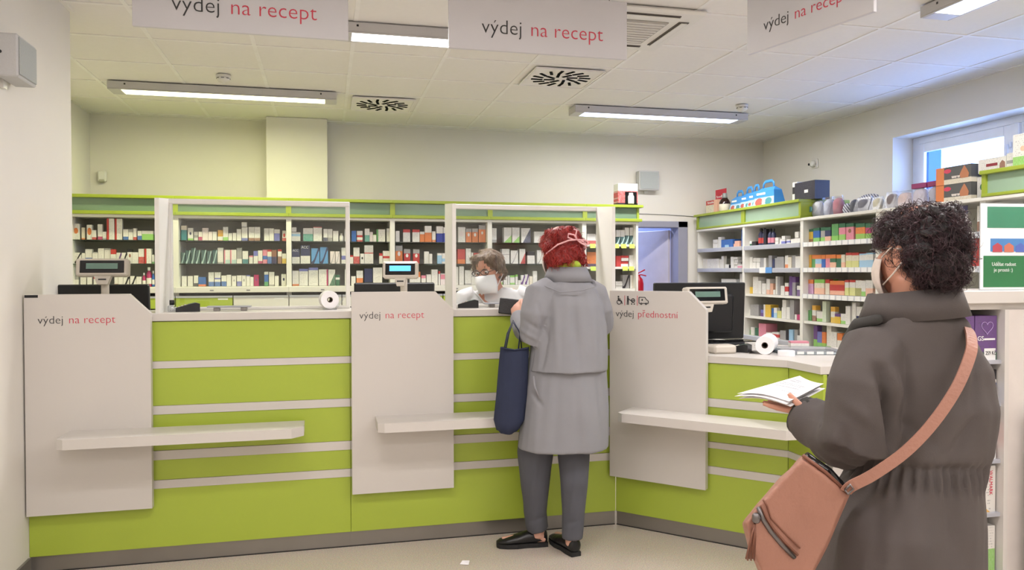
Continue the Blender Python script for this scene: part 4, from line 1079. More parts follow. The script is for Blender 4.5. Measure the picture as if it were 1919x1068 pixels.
MB().box(-.04, .04, -.002, -.0004, .035, .052, M=wm(o)).build('print_bar', mat('bar_red', (136,40,52), .5), o); MB().prism([(.055, .01), (.095, .01), (.092, .05), (.075, .062), (.058, .045)], -.002, -.0004, 'y', M=wm(o)).build('print_portrait', mat('portrait_brown', (150,110,96), .5), o)
carton_at('white_carton', 'small white carton with grey bars on the lime cornice', 'box', 3.93, 3.72, ZT, .07, .1, .095, R(-90), 'w', ['mi=.35,.55:gy'])
carton_at('white_carton', 'tall white and green carton at right edge on the lime cornice', 'box', 3.90, 3.62, ZT, .13, .12, .19, R(-90), 'w', ['lo=.32:lg', 'ci=.13:pe'])
# fire extinguisher on the door jamb
t = thing('fire_extinguisher', 'red fire extinguisher hanging inside the doorway', 'extinguisher', (3.265, 7.70, .93))
MB().lathe([(.03, 0), (.052, .015), (.055, .04), (.055, .34), (.045, .39), (.022, .415), (.02, .43)], (3.265, 7.70, .93), 20).build('cylinder', 'extinguisher_red', t)
MB().lathe([(.0555, .06), (.0562, .062), (.0562, .12), (.0555, .122)], (3.265, 7.70, .93), 20).build('paper_label', 'tag_white', t)
MB().tube([(3.25, 7.70, 1.36), (3.26, 7.69, 1.385), (3.33, 7.68, 1.42)], .007, 8).tube([(3.25, 7.70, 1.36), (3.29, 7.69, 1.368), (3.345, 7.68, 1.355)], .006, 8).build('lever', 'extinguisher_red', t)
MB().box(3.20, 3.212, 7.68, 7.72, 1.1, 1.35).build('bracket', 'steel', t)

# ------------------------------------------------------------------ the dispensing counter
CY = 3.985; ZTOP = 1.205
ST = ((.940, .974), (.719, .760), (.500, .544), (.362, .402))          # white stripes
def stripes_to_bands(ztop, zs):
    out = []; hi = ztop
    for a, b in zs: out.append(('lime', b, hi)); out.append(('white', a, b)); hi = a
    out.append(('lime', .078, hi)); return out
def counter_front(t, M, L, ztop, zs, joints=()):
    """front in local x (0..L), z up, facing local -y"""
    xs_ = [0]+list(joints)+[L]
    for i in range(len(xs_)-1):
        a, b = xs_[i]+.001, xs_[i+1]-.001
        for kind, z0, z1 in stripes_to_bands(ztop, zs):
            if kind == 'lime': MB().bbox(a, b, 0, .02, z0+.0008, z1-.0008, .001, M=M).build('front_panel', 'lime_front', t)
            else: MB().box(a, b, -.004, .02, z0, z1, M=M).build('white_stripe', 'white_laminate', t)
    MB().box(0, L, .014, .05, 0, .078, M=M).build('plinth', 'steel', t)
    MB().box(0, L, .010, .016, 0, .004, M=M).build('floor_joint', 'gap_dark', t)
def sign_panel(t, M, x0, w, z0, z1, parts, size, tx, tz, ch=.092):
    """white lettered panel with a cut corner, proud of the counter front"""
    p = MB(); pts = [(x0, z0), (x0+w, z0), (x0+w, z1-ch), (x0+w-ch, z1), (x0, z1)]
    p.prism(pts, -.052, -.0135, 'y', M=M); o = p.build('sign_panel', 'white_laminate', t)
    x = x0+tx
    for s, m in parts:
        text(s, size, M @ face_M((x, -.0525, tz), (0, -1, 0)), m, o, thin=.012); x += text_w(s, size)
    return o
def bag_rest(t, M, x0, x1, z):
    b = MB(); b.prism([(x0, -.052), (x1, -.052), (x1, -.20), (x1-.055, -.255), (x0+.03, -.255), (x0, -.235)], z-.045, z, 'z', M=M); b.build('bag_rest', 'white_laminate', t)
# left and middle units of the straight run
t1 = thing('counter_unit', 'lime and white counter unit with lettered panel at the left pier', 'counter', (-.61, 4.15, 0), 0, 'dispensing counter units')
M1 = Matrix.Translation((XL, CY, 0)); counter_front(t1, M1, .123-XL, 1.165, ST)
MB().box(XL, .123, CY+.05, 4.66, .0, 1.0).build('carcass', 'white_laminate', t1)
MB().box(XL, .123, CY+.02, CY+.05, .078, 1.165).build('core_board', 'lime_front', t1)
o = sign_panel(t1, M1, -1.332-XL, .532, .283, 1.300, VY, .052, .055, 1.166); bag_rest(t1, M1, -1.15-XL, -.10-XL, .668)
MB().box(.003-0, .058, -.0535, -.0515, 1.286, 1.298, M=M1 @ Matrix.Translation((-1.332-XL, 0, 0))).build('maker_plate', 'dark_plastic', o)
t2 = thing('counter_unit', 'lime and white counter unit with lettered panel where the red haired customer stands', 'counter', (.84, 4.15, 0), 0, 'dispensing counter units')
M2 = Matrix.Translation((.123, CY, 0)); counter_front(t2, M2, 1.556-.123, 1.165, ST)
MB().box(.123, .66, CY+.05, 4.72, .0, 1.0).box(.66, 1.556, CY+.05, 4.32, 0, 1.0).build('carcass', 'white_laminate', t2)
MB().box(.123, 1.556, CY+.02, CY+.05, .078, 1.165).build('core_board', 'lime_front', t2)
sign_panel(t2, M2, .006, .515, .283, 1.300, VY, .052, .038, 1.166); bag_rest(t2, M2, .122, 1.10, .672)
# diagonal unit and the return towards the viewer
A = Vector((1.556, CY, 0)); P = Vector((2.195, 3.325, 0)); dl = (P-A).length; dd = (P-A).normalized()
M3 = Matrix(((dd.x, -dd.y, 0, A.x), (dd.y, dd.x, 0, A.y), (0, 0, 1, 0), (0, 0, 0, 1)))
t3 = thing('counter_unit', 'slanted lime counter unit with priority panel showing wheelchair and pram symbols', 'counter', (1.9, 3.68, 0), 0, 'dispensing counter units')
S3 = ((.705, .748), (.492, .524), (.358, .398))
counter_front(t3, M3, dl, .930, S3)
MB().prism([(.05, .052), (dl-.04, .052), (dl+.15, .25), (.5, .5), (.33, .30)], .0, .930, 'z', M=M3).build('carcass', 'white_laminate', t3)
o3 = sign_panel(t3, M3, -.012, .535, .283, 1.297, [('výdej ', 'letter_dark'), ('přednostní', 'letter_red')], .052, .035, 1.157)
bag_rest(t3, M3, .12, 1.02, .672)
# pictograms: wheelchair, person with pram, ambulance
def picto(x, z, s):
    g = MB(); T = M3
    def disc(cx, cz, r, r2=0, n=18):
        if not r2: g.prism([(x+s*(cx+r*math.cos(2*math.pi*k/n)), z+s*(cz+r*math.sin(2*math.pi*k/n))) for k in range(n)], -.0535, -.0522, 'y', M=T)
        else:
            for k in range(n):
                a, b = 2*math.pi*k/n, 2*math.pi*(k+1)/n
                g.prism([(x+s*(cx+r*math.cos(a)), z+s*(cz+r*math.sin(a))), (x+s*(cx+r*math.cos(b)), z+s*(cz+r*math.sin(b))), (x+s*(cx+r2*math.cos(b)), z+s*(cz+r2*math.sin(b))), (x+s*(cx+r2*math.cos(a)), z+s*(cz+r2*math.sin(a)))], -.0535, -.0522, 'y', M=T)
    def bar(x0, z0, x1, z1, w):
        d = Vector((x1-x0, z1-z0)); nn = Vector((-d.y, d.x)).normalized()*w/2
        g.prism([(x+s*(x0+nn.x), z+s*(z0+nn.y)), (x+s*(x1+nn.x), z+s*(z1+nn.y)), (x+s*(x1-nn.x), z+s*(z1-nn.y)), (x+s*(x0-nn.x), z+s*(z0-nn.y))], -.0535, -.0522, 'y', M=T)
    return g, disc, bar
px, pz, ps = .024, 1.222, .046
g, disc, bar = picto(px, pz, ps); disc(.35, .93, .10); bar(.33, .8, .38, .45, .14); bar(.38, .45, .72, .45, .11); bar(.72, .45, .82, .1, .11); bar(.34, .68, .62, .66, .08); disc(.42, .3, .30, .22); g.build('wheelchair_symbol', 'letter_dark', o3)
g, disc, bar = picto(px+.062, pz, ps); disc(.2, .93, .10); bar(.2, .82, .2, .42, .22); bar(.14, .42, .12, 0, .10); bar(.26, .42, .28, 0, .10); bar(.3, .7, .55, .5, .08); disc(.85, .5, .26, .18); bar(.55, .5, 1.1, .5, .08); bar(.65, .4, 1.0, .28, .08); disc(.68, .1, .08); disc(1.0, .1, .08); g.build('pram_symbol', 'letter_dark', o3)
g, disc, bar = picto(px+.135, pz, ps)
for q in ((0, .2, 0, .9), (0, .9, .75, .9), (.75, .9, .9, .65), (.9, .65, 1.15, .5), (1.15, .5, 1.15, .2), (1.15, .2, 0, .2), (.28, .6, .52, .6), (.4, .48, .4, .72)): bar(*q, .075)
disc(.28, .15, .13, .06); disc(.88, .15, .13, .06); g.build('ambulance_symbol', 'letter_dark', o3)
for q in (.052, .124):
    MB().box(px+q, px+q+.0022, -.0535, -.0522, pz-.004, pz+.05, M=M3).build('divider_line', 'letter_red', o3)
t4 = thing('counter_unit', 'lime counter return running towards the viewer behind the dark haired customer', 'counter', (2.5, 3.1, 0), 0, 'dispensing counter units')
M4 = Matrix.Translation((2.195, 3.325, 0)) @ Matrix.Rotation(R(-90), 4, 'Z'); counter_front(t4, M4, .27, .930, S3)
MB().box(2.25, 2.85, 3.06, 3.30, 0, .93).build('carcass', 'white_laminate', t4)
MB().box(XL+.01, .122, 4.28, 4.32, 1.0, 1.165).build('back_board', 'white_laminate', t1); MB().box(.124, 1.55, 4.28, 4.32, 1.0, 1.165).build('back_board', 'white_laminate', t2)
w_ = MB().bbox(XL, 1.556, CY-.012, 4.34, 1.167, ZTOP, .003).build('counter_worktop', 'white_laminate')
tag(w_, 'long white worktop of the straight counter under the screens', 'worktop')
w2 = MB().prism([(A.x+.0, A.y-.012), (P.x-.012, P.y-.006), (2.183, 3.06), (2.86, 3.06), (2.84, 3.80), (2.55, 4.1), (2.45, 4.55), (1.60, 4.55), (1.56, 4.02)], .932, .967, 'z').build('counter_worktop', 'white_laminate')
tag(w2, 'lower white worktop of the slanted counter carrying the paper roll', 'worktop')
w3 = MB().box(2.2, 2.43, 4.25, 4.5, 0, .932).build('desk_pedestal', 'white_laminate'); tag(w3, 'white pedestal under the lower worktop behind the slanted counter', 'pedestal')

# ------------------------------------------------------------------ acrylic screens in white frames
def screen(label, x0, x1, boards, pw=.028):
    t = thing('acrylic_screen', label, 'screen', ((x0+x1)/2, 4.26, ZTOP), 0, 'acrylic counter screens'); y0, y1 = 4.245, 4.275; z1 = 1.778
    MB().bbox(x0, x0+pw, y0, y1, ZTOP, z1, .003).build('post', 'frame_white', t); MB().bbox(x1-pw*.8, x1, y0, y1, ZTOP, z1, .003).build('post', 'frame_white', t)
    MB().bbox(x0, x1, y0-.004, y1+.004, z1-.026, z1, .003).build('top_rail', 'frame_white', t); MB().bbox(x0, x1, y0-.004, y1+.004, ZTOP, ZTOP+.016, .003).build('bottom_rail', 'frame_white', t)
    MB().box(x0+pw, x1-pw*.8, 4.258, 4.263, ZTOP+.016, z1-.026).build('pane', 'acrylic', t)
    for bx_ in boards: MB().prism([(3.995, ZTOP), (4.25, ZTOP), (4.25, z1), (3.995, z1-.02)], bx_, bx_+.02, 'x').build('side_board', 'frame_white', t)
screen('white framed clear screen on counter between left and middle panels', -.785, .133, (-.790,))
screen('white framed clear screen before the pharmacist', .662, 1.594, (.650, 1.537))

# ------------------------------------------------------------------ till equipment
def till_display(label, c, yaw, w, h, zbase, lit, tilt=-8, pole_dx=0.):
    x, y, z = c; t = thing('customer_display', label, 'display', (x+pole_dx, y+.03, zbase), 0, 'till customer displays')
    MB().lathe([(.05, 0), (.05, .012), (.02, .02)], (x+pole_dx, y+.03, zbase), 18).build('foot', 'beige_plastic', t)
    MB().tube([(x+pole_dx, y+.03, zbase+.01), (x+pole_dx, y+.03, z-h*.2)], .019, 12).build('pole', 'beige_plastic', t)
    M = Matrix.Translation((x, y, z)) @ Matrix.Rotation(yaw, 4, 'Z') @ Matrix.Rotation(R(tilt), 4, 'X')
    hd = MB().bbox(-w/2, w/2, -.022, .03, -h/2, h/2, .008, M=M).build('head', 'beige_plastic', t)
    MB().bbox(-w*.42, w*.42, -.025, -.020, -h*.32, h*.38, .002, M=M).build('bezel', 'black_gloss', hd)
    MB().box(-w*.30, w*.30, -.0265, -.024, -h*.10, h*.22, M=M).build('lcd', 'lcd_on' if lit else 'lcd_off', hd)
    MB().prism([(-w*.16, -h*.5), (w*.16, -h*.5), (w*.10, -h*.95), (-w*.10, -h*.95)], -.014, .02, 'y', M=M).build('neck', 'beige_plastic', t)
    MB().box(-.018, .018, -.0155, -.0135, -h*.72, -h*.64, M=M).build('badge', 'dark_plastic', t)
till_display('beige customer display with dark screen above the left panel', (-1.068, 4.20, 1.424), R(0), .238, .088, ZTOP, False)
till_display('beige customer display lit blue above the middle panel', (.40, 4.20, 1.411), R(-12), .19, .092, ZTOP, True, pole_dx=.02)
till_display('beige customer display with pale green screen beside the priority panel', (2.105, 4.0, 1.262), R(4), .268, .098, .967, False, pole_dx=-.03)
def monitor(label, x0, x1, y, ztop, zbot, zdesk, yaw=0, tilt=6):
    xc = (x0+x1)/2; w = x1-x0; h = ztop-zbot; t = thing('monitor', label, 'monitor', (xc, y, zdesk), 0, 'black till monitors')
    M = Matrix.Translation((xc, y, zbot)) @ Matrix.Rotation(yaw, 4, 'Z') @ Matrix.Rotation(R(tilt), 4, 'X')
    MB().bbox(-w/2, w/2, 0, .028, 0, h, .006, M=M).build('casing', 'dark_plastic', t)
    MB().bbox(-w*.35, w*.35, -.028, .004, h*.12, h*.8, .012, M=M).build('rear_bulge', 'dark_plastic', t)
    v = MB()
    for k in range(14): v.box(-w*.28+k*w*.04, -w*.28+k*w*.04+.006, -.0295, -.027, h*.62, h*.74, M=M)
    v.build('vents', 'black_gloss', t)
    MB().box(-w/2+.012, w/2-.012, .0275, .0295, .015, h-.012, M=M).build('screen', 'black_gloss', t)
    MB().tube([(xc, y-.02, zbot+h*.3), (xc, y-.02, zdesk+.01)], .022, 10).build('stand', 'dark_plastic', t)
    MB().bbox(xc-.11, xc+.11, y-.09, y+.07, zdesk, zdesk+.015, .005).build('foot', 'dark_plastic', t); return t
MONDESK = 1.0
monitor('black monitor back behind the left panel', -1.345, -.905, 4.45, 1.338, 1.06, MONDESK)
monitor('black monitor back behind the middle panel', .165, .63, 4.55, 1.338, 1.06, MONDESK)
t = monitor('black monitor back with white sticker beside the priority panel', 1.92, 2.525, 4.30, 1.332, .985, .967, tilt=3)
MB().box(2.475, 2.50, 4.296, 4.299, 1.10, 1.215).build('sticker', 'tag_white', t)
t = thing('keyboard', 'black keyboard lying before the right monitor', 'keyboard', (2.25, 4.13, .967))
MB().bbox(2.03, 2.50, 4.05, 4.20, .968, .985, .004).build('case', 'dark_plastic', t)
for r in range(4):
    for k in range(14): MB().box(2.045+k*.0315, 2.045+k*.0315+.026, 4.065+r*.032, 4.065+r*.032+.026, .985, .991).build('key', 'black_gloss', t)
def card_terminal(label, x, y, z, rz):
    t = thing('card_terminal', label, 'card terminal', (x, y, z), rz, 'card payment terminals'); M = wm(t) @ Matrix.Diagonal((.85, .62, .85, 1))
    MB().prism([(-.09, 0), (.09, 0), (.09, .022), (.02, .038), (-.06, .052), (-.09, .046)], -.04, .04, 'x', M=M).build('case', 'dark_plastic', t)
    MB().prism([(-.055, .0515), (.0, .0425), (.0, .0440), (-.055, .053)], -.03, .03, 'x', M=M).build('screen', 'lcd_off', t)
    for r in range(3):
        for k in range(3): MB().bbox(-.028+k*.02, -.014+k*.02, .012+r*.022, .026+r*.022, .037-r*.006, .043-r*.006, .001, M=M).build('key', 'beige_plastic', t)
card_terminal('black card terminal on worktop inside the left screen', -.665, 4.12, ZTOP, R(100))
card_terminal('black card terminal on worktop before the pharmacist', .76, 4.14, ZTOP, R(80))
def tray_bar(label, x0, x1, y):
    t = thing('prescription_rail', label, 'rail', ((x0+x1)/2, y, ZTOP), 0, 'grey counter rails')
    MB().bbox(x0, x1, y-.03, y+.03, ZTOP+.018, ZTOP+.026, .002).build('plate', 'shelf_grey', t)
    for s in (x0+.03, x1-.05): MB().bbox(s, s+.03, y-.02, y+.02, ZTOP, ZTOP+.018, .002).build('foot', 'steel', t)
tray_bar('flat grey rail on worktop beside the left card terminal', -.575, -.365, 4.14); tray_bar('flat grey rail on worktop beside the right card terminal', .85, 1.02, 4.16)
t = thing('paper_roll', 'upright standing white paper roll in clear holder at right of left screen', 'paper roll', (.045, 4.15, ZTOP))
Mr = Matrix.Translation((.02, 4.15, ZTOP+.052)) @ Matrix.Rotation(R(8), 4, 'Z') @ Matrix.Rotation(R(90), 4, 'X')
def roll(mb, r0, r1, l, M, seg=24):
    vs = []
    for (r, z) in ((r1, -l/2), (r1, l/2), (r0, l/2), (r0, -l/2)):
        vs += [M @ Vector((r*math.cos(2*math.pi*k/seg), r*math.sin(2*math.pi*k/seg), z)) for k in range(seg)]
    fs = [(i*seg+k, i*seg+(k+1) % seg, ((i+1) % 4)*seg+(k+1) % seg, ((i+1) % 4)*seg+k) for i in range(4) for k in range(seg)]
    return mb.add(vs, fs)
roll(MB(), .014, .046, .09, Mr).build('paper', 'paper', t); roll(MB(), .011, .0145, .092, Mr).build('core', mat('core_brown', (90,74,66), .8), t)
MB().bbox(-.01, .06, 4.12, 4.18, ZTOP, ZTOP+.006, .002).prism([(.045, ZTOP), (.058, ZTOP), (.10, ZTOP+.06), (.09, ZTOP+.062)], 4.10, 4.12, 'y').build('holder', 'clear_film', t)
t = thing('small_bottle', 'tiny black capped glass bottle on worktop at left of left screen', 'bottle', (-.738, 4.12, ZTOP))
MB().lathe([(.018, 0), (.02, .004), (.02, .028), (.01, .034)], (-.738, 4.12, ZTOP), 14).build('glass', 'clear_film', t); MB().lathe([(.012, .034), (.012, .058)], (-.738, 4.12, ZTOP), 14).build('cap', 'dark_plastic', t)
# things on the lower worktop
ZL = .967
t = thing('paper_roll', 'white paper roll lying on the lower worktop', 'paper roll', (2.27, 3.62, ZL))
Mr = Matrix.Translation((2.285, 3.66, ZL+.048)) @ Matrix.Rotation(R(-38), 4, 'Z') @ Matrix.Rotation(R(90), 4, 'X')
roll(MB(), .016, .048, .20, Mr).build('paper', 'paper', t); roll(MB(), .013, .0165, .202, Mr).build('core', 'core_brown', t)
MB().add([Mr @ Vector(v) for v in ((-.046,-.015,-.09),(-.046,-.015,.09),(-.085,-.046,.09),(-.085,-.046,-.09))], [(0,1,2,3)]).build('loose_end', 'paper', t)
t = thing('tape_roll', 'flat white tape roll beside the lying paper roll', 'tape', (2.30, 3.50, ZL)); roll(MB(), .012, .042, .026, Matrix.Translation((2.30, 3.505, ZL+.0135))).build('tape', 'paper', t)
MB().lathe([(.0125, 0), (.0125, .022)], (2.30, 3.505, ZL+.001), 16).build('core', 'core_brown', t)
t = thing('beige_till_box', 'low beige plastic box on the lower worktop beside the priority panel', 'box', (2.05, 3.71, ZL))
MB().bbox(1.98, 2.11, 3.66, 3.76, ZL, ZL+.045, .01, ).build('case', 'beige_plastic', t); MB().bbox(2.0, 2.09, 3.67, 3.72, ZL+.044, ZL+.048, .001).build('lid', 'beige_plastic', t)
card_terminal('black card terminal with red keys on the lower worktop beside the paper roll', 2.17, 3.74, ZL, R(40))
t = thing('coin_tray', 'shallow clear grey coin tray on the lower worktop', 'tray', (2.47, 3.60, ZL))
Mt = Matrix.Translation((2.47, 3.60, ZL)) @ Matrix.Rotation(R(-16), 4, 'Z')
MB().bbox(-.15, .15, -.10, .10, 0, .012, .003, M=Mt).build('base', mat('tray_grey', (142,152,156), .15), t)
for a in ((-.15,.15,-.10,-.09),(-.15,.15,.09,.10),(-.15,-.14,-.09,.09),(.14,.15,-.09,.09)): MB().box(*a, .012, .028, M=Mt).build('rim', 'clear_film', t)
for k in range(5): MB().box(-.12+k*.05, -.085+k*.05, -.1015, -.0995, .004, .018, M=Mt).build('print_patch', 'tag_white', t)
o = carton_at('medicine_box', 'small white carton on the lower worktop beside the monitor foot', 'box', 2.37, 3.90, ZL, .10, .05, .03, R(-10), 'w', ['ci=.12:n'])
o = carton_at('medicine_box', 'small white sachet box near the far edge of the lower worktop', 'box', 2.62, 3.86, ZL, .10, .06, .035, R(-20), 'w', ['hi=.3:p'])

# ------------------------------------------------------------------ display gondola at the right edge
t = thing('display_gondola', 'tall white display gondola behind the dark haired customer at right edge', 'shelf', (2.78, 2.88, 0))
GX0, GX1, GY = 2.50, 2.842, 2.70
MB().bbox(GX0-.01, 3.05, GY-.012, GY+.36, 1.262, 1.316, .003).build('top_board', 'white_laminate', t)
MB().box(GX0, GX0+.02, GY, GY+.35, 0, 1.24).build('side_panel', 'white_laminate', t); MB().box(GX1-.022, GX1, GY-.004, GY+.35, 0, 1.235).build('side_panel', 'white_laminate', t)
MB().box(GX0, GX1, GY+.33, GY+.35, 0, 1.24).build('back_panel', 'white_laminate', t)
MB().box(GX0, 3.04, GY+.02, GY+.35, 1.235, 1.262).build('top_rail', 'white_laminate', t)
MB().bbox(GX1, 3.04, GY+.004, GY+.35, 0, 1.235, .002).build('end_board', mat('end_board', (214,206,200), .45), t)
GZ = (1.018, .835, .59, .36, .10)
for z in GZ: MB().box(GX0+.02, GX1-.022, GY+.012, GY+.33, z-.016, z).build('shelf_board', 'shelf_grey', t)
p_ = MB().bbox(2.90, 3.3, 2.62, 2.65, 0, .79, .003).build('white_board', 'white_laminate'); tag(p_, 'low white board standing at the right edge before the gondola', 'board')
GOODS = [ # x0 x1 z h  c1 extras label
 (2.70, 2.812, 1.018, .19, 'v', ['lo=.18:dg', 'hi=.0:w'], 'purple supplement box with heart outline on gondola, right one'), (2.585, 2.695, 1.018, .19, 'v', ['le=.3:n'], 'purple supplement box on gondola, left one behind shoulder'),
 (2.735, 2.812, .835, .14, 'b', ['hi=.4:k', 'mi=.6,.7:w'], 'blue and black box on second gondola shelf'), (2.65, 2.73, .835, .14, 'n', [], 'navy box on second gondola shelf'),
 (2.745, 2.812, .59, .17, 'r', ['hi=.12:k'], 'red supplement box on third gondola shelf, right one'), (2.672, 2.74, .59, .17, 'r', ['hi=.15:k'], 'red supplement box on third gondola shelf, left one'),
 (2.655, 2.812, .36, .20, 'w', ['le=.2:r', 'lo=.2:yo', 'sl=-.6'], 'white carton with red corner and sideways lettering on fourth gondola shelf'),
 (2.755, 2.812, .10, .20, 'w', ['lo=.5:lg'], 'white and green box on lowest gondola shelf'), (2.675, 2.75, .10, .22, 'w', ['di=.1:gy'], 'white and grey box on lowest gondola shelf')]
for x0, x1, z, h, c1, ex, lab in GOODS:
    o = carton_at('supplement_box', lab, 'box', (x0+x1)/2, GY+.03, z, x1-x0, .12, h, 0, c1, ex, 'goods on the display gondola'); Mo = wm(o); w = x1-x0
    if 'purple' in lab and 'right' in lab:
        hp = [Vector((w*.05+.03*16/16*math.sin(a)**3, -.002, h*.74+.0019*(13*math.cos(a)-5*math.cos(2*a)-2*math.cos(3*a)-math.cos(4*a)))) for a in [2*math.pi*k/28 for k in range(29)]]
        MB().tube([Mo @ v for v in hp], .0014, 6).build('print_heart', mat('ink_lilac', (176,150,200), .5), o)
        text('GS', .028, Mo @ face_M((-w*.40, -.0012, h*.44), (0, -1, 0)), 'letter_white', o); MB().box(-.01, w*.42, -.0014, -.0004, h*.45, h*.49, M=Mo).build('print_line', 'letter_white', o)
        MB().box(-w*.1, w*.42, -.004, -.002, .0, .05, M=Mo).build('price_card', 'tag_white', o); text('259 Kč', .024, Mo @ face_M((-w*.05, -.0045, .022), (0, -1, 0)), 'letter_dark', o, xs=.75)
    if c1 == 'r':
        MB().box(-w*.38, w*.46, -.004, -.002, .0, .055, M=Mo).build('price_card', 'tag_white', o); text('249', .022, Mo @ face_M((-w*.22, -.0045, .022), (0, -1, 0)), 'letter_dark', o, xs=.8)
        text('Spektrum', .016, Mo @ face_M((-w*.44, -.0012, h*.62), (0, -1, 0)), 'letter_white', o, xs=.8)
    if 'sideways' in lab:
        Mv = Matrix.Rotation(R(-90), 4, 'Z')
        text('Lecithin 1325 mg', .024, Mo @ face_M((w*.02, -.0012, h*.92), (0, -1, 0)) @ Mv, 'letter_dark', o, xs=.8); text('WALMARK', .024, Mo @ face_M((w*.3, -.0012, h*.9), (0, -1, 0)) @ Mv, 'letter_red', o, xs=.9)
# acrylic poster stand on the gondola
t = thing('poster_stand', 'leaning acrylic stand with green and white leaflet poster on the gondola', 'poster', (2.93, 2.80, 1.316))
Mp = Matrix.Translation((2.80, 2.80, 1.318)) @ Matrix.Rotation(R(-8), 4, 'Z') @ Matrix.Rotation(R(-14), 4, 'X') @ Matrix(((1, 0, .18, 0), (0, 1, 0, 0), (0, 0, 1, 0), (0, 0, 0, 1)))
MB().box(0, .30, .004, .008, 0, .40, M=Mp).build('backing', 'paper', t)
gm = mat('poster_green', (42,122,74), .3, vary=.05, scale=3)
MB().box(.012, .30, .0025, .004, .012, .155, M=Mp).build('print_field', gm, t); MB().box(.03, .30, .0025, .004, .285, .385, M=Mp).build('print_field', mat('poster_green_pale', (70,140,110), .3), t)
MB().box(.045, .30, .0022, .004, .175, .235, M=Mp).build('print_picture', mat('poster_blue', (84,140,200), .3), t)
for k, c in enumerate(((196,70,84), (214,120,96), (92,110,190))): MB().prism([(.055+k*.055, .172), (.10+k*.055, .172), (.10+k*.055, .20), (.078+k*.055, .215), (.055+k*.055, .20)], .0012, .003, 'y', M=Mp).build('print_picture', mat('poster_spot%d' % k, c, .4), t)
text('Udělat radost', .024, Mp @ face_M((.05, .001, .108), (0, -1, 0)), 'letter_white', t, xs=.85); text('je prosté :)', .024, Mp @ face_M((.06, .001, .082), (0, -1, 0)), 'letter_white', t, xs=.85)
MB().box(-.004, .31, -.004, -.0015, -.003, .41, M=Mp).build('acrylic_front', 'acrylic', t); MB().box(-.004, .31, .0085, .012, -.003, .41, M=Mp).box(-.004, .31, .0, .09, -.003, .001, M=Mp).build('acrylic_back', 'clear_film', t)
# scrap of paper on the floor
s_ = MB().add([(.62,3.62,.002),(.66,3.60,.003),(.67,3.63,.012),(.64,3.65,.004),(.635,3.63,.016)], [(0,1,4),(1,2,4),(2,3,4),(3,0,4)]).build('paper_scrap', 'paper'); tag(s_, 'tiny crumpled white paper scrap on the floor before the counter', 'scrap')
# ------------------------------------------------------------------ people
mat('skin_light', (214,164,144), .5, vary=.04, scale=14)
mat('skin_warm', (206,148,124), .5, vary=.05, scale=14)
mat('hair_red', (132,32,30), .45, vary=.35, scale=26); mat('hair_red_strand', (166,46,40), .4, vary=.4, scale=30)
mat('hair_dark', (26,21,24), .42, vary=.4, scale=30); mat('hair_dark_strand', (62,42,47), .36, vary=.5, scale=24)
mat('hair_brown', (104,86,70), .5, vary=.25, scale=40); mat('hair_brown_strand', (136,116,98), .45, vary=.35, scale=40)
mat('coat_grey', (140,140,145), .85, vary=.03, scale=9, bump=.12, bscale=500)
mat('coat_olive', (84,77,75), .8, vary=.05, scale=7, bump=.15, bscale=400)
mat('coat_olive_dark', (60,58,56), .85, vary=.06, scale=7)
mat('trouser_grey', (84,85,92), .85, vary=.04, scale=9, bump=.12, bscale=500)
mat('trouser_black', (34,34,38), .85)
mat('scrubs_white', (226,225,228), .8, vary=.015, scale=7, bump=.06, bscale=300)
mat('mask_white', (232,231,232), .8, vary=.01, bump=.05, bscale=500)
mat('mask_cloth', (214,200,190), .85, vary=.06, scale=60)
mat('ribbon_pink', (232,176,178), .6)
mat('scarf_green', (146,166,52), .85, vary=.5, scale=20)
mat('shoe_black', (20,20,22), .3, vary=.1, bump=.2, bscale=40)
mat('sole_black', (30,29,30), .7)
mat('leather_black', (26,24,25), .4, vary=.1, bump=.2, bscale=120)
mat('tote_navy', (38,46,72), .8, vary=.08, scale=8, bump=.1, bscale=300)
mat('bag_tan', (162,115,97), .5, vary=.05, scale=10, bump=.25, bscale=90)
mat('bag_tan_dark', (128,82,64), .5, vary=.05, scale=10)
mat('zip_metal', (120,116,116), .3, .9)
mat('eye_white', (230,228,224), .2); mat('eye_iris', (58,44,34), .15); mat('lips', (176,96,92), .5)

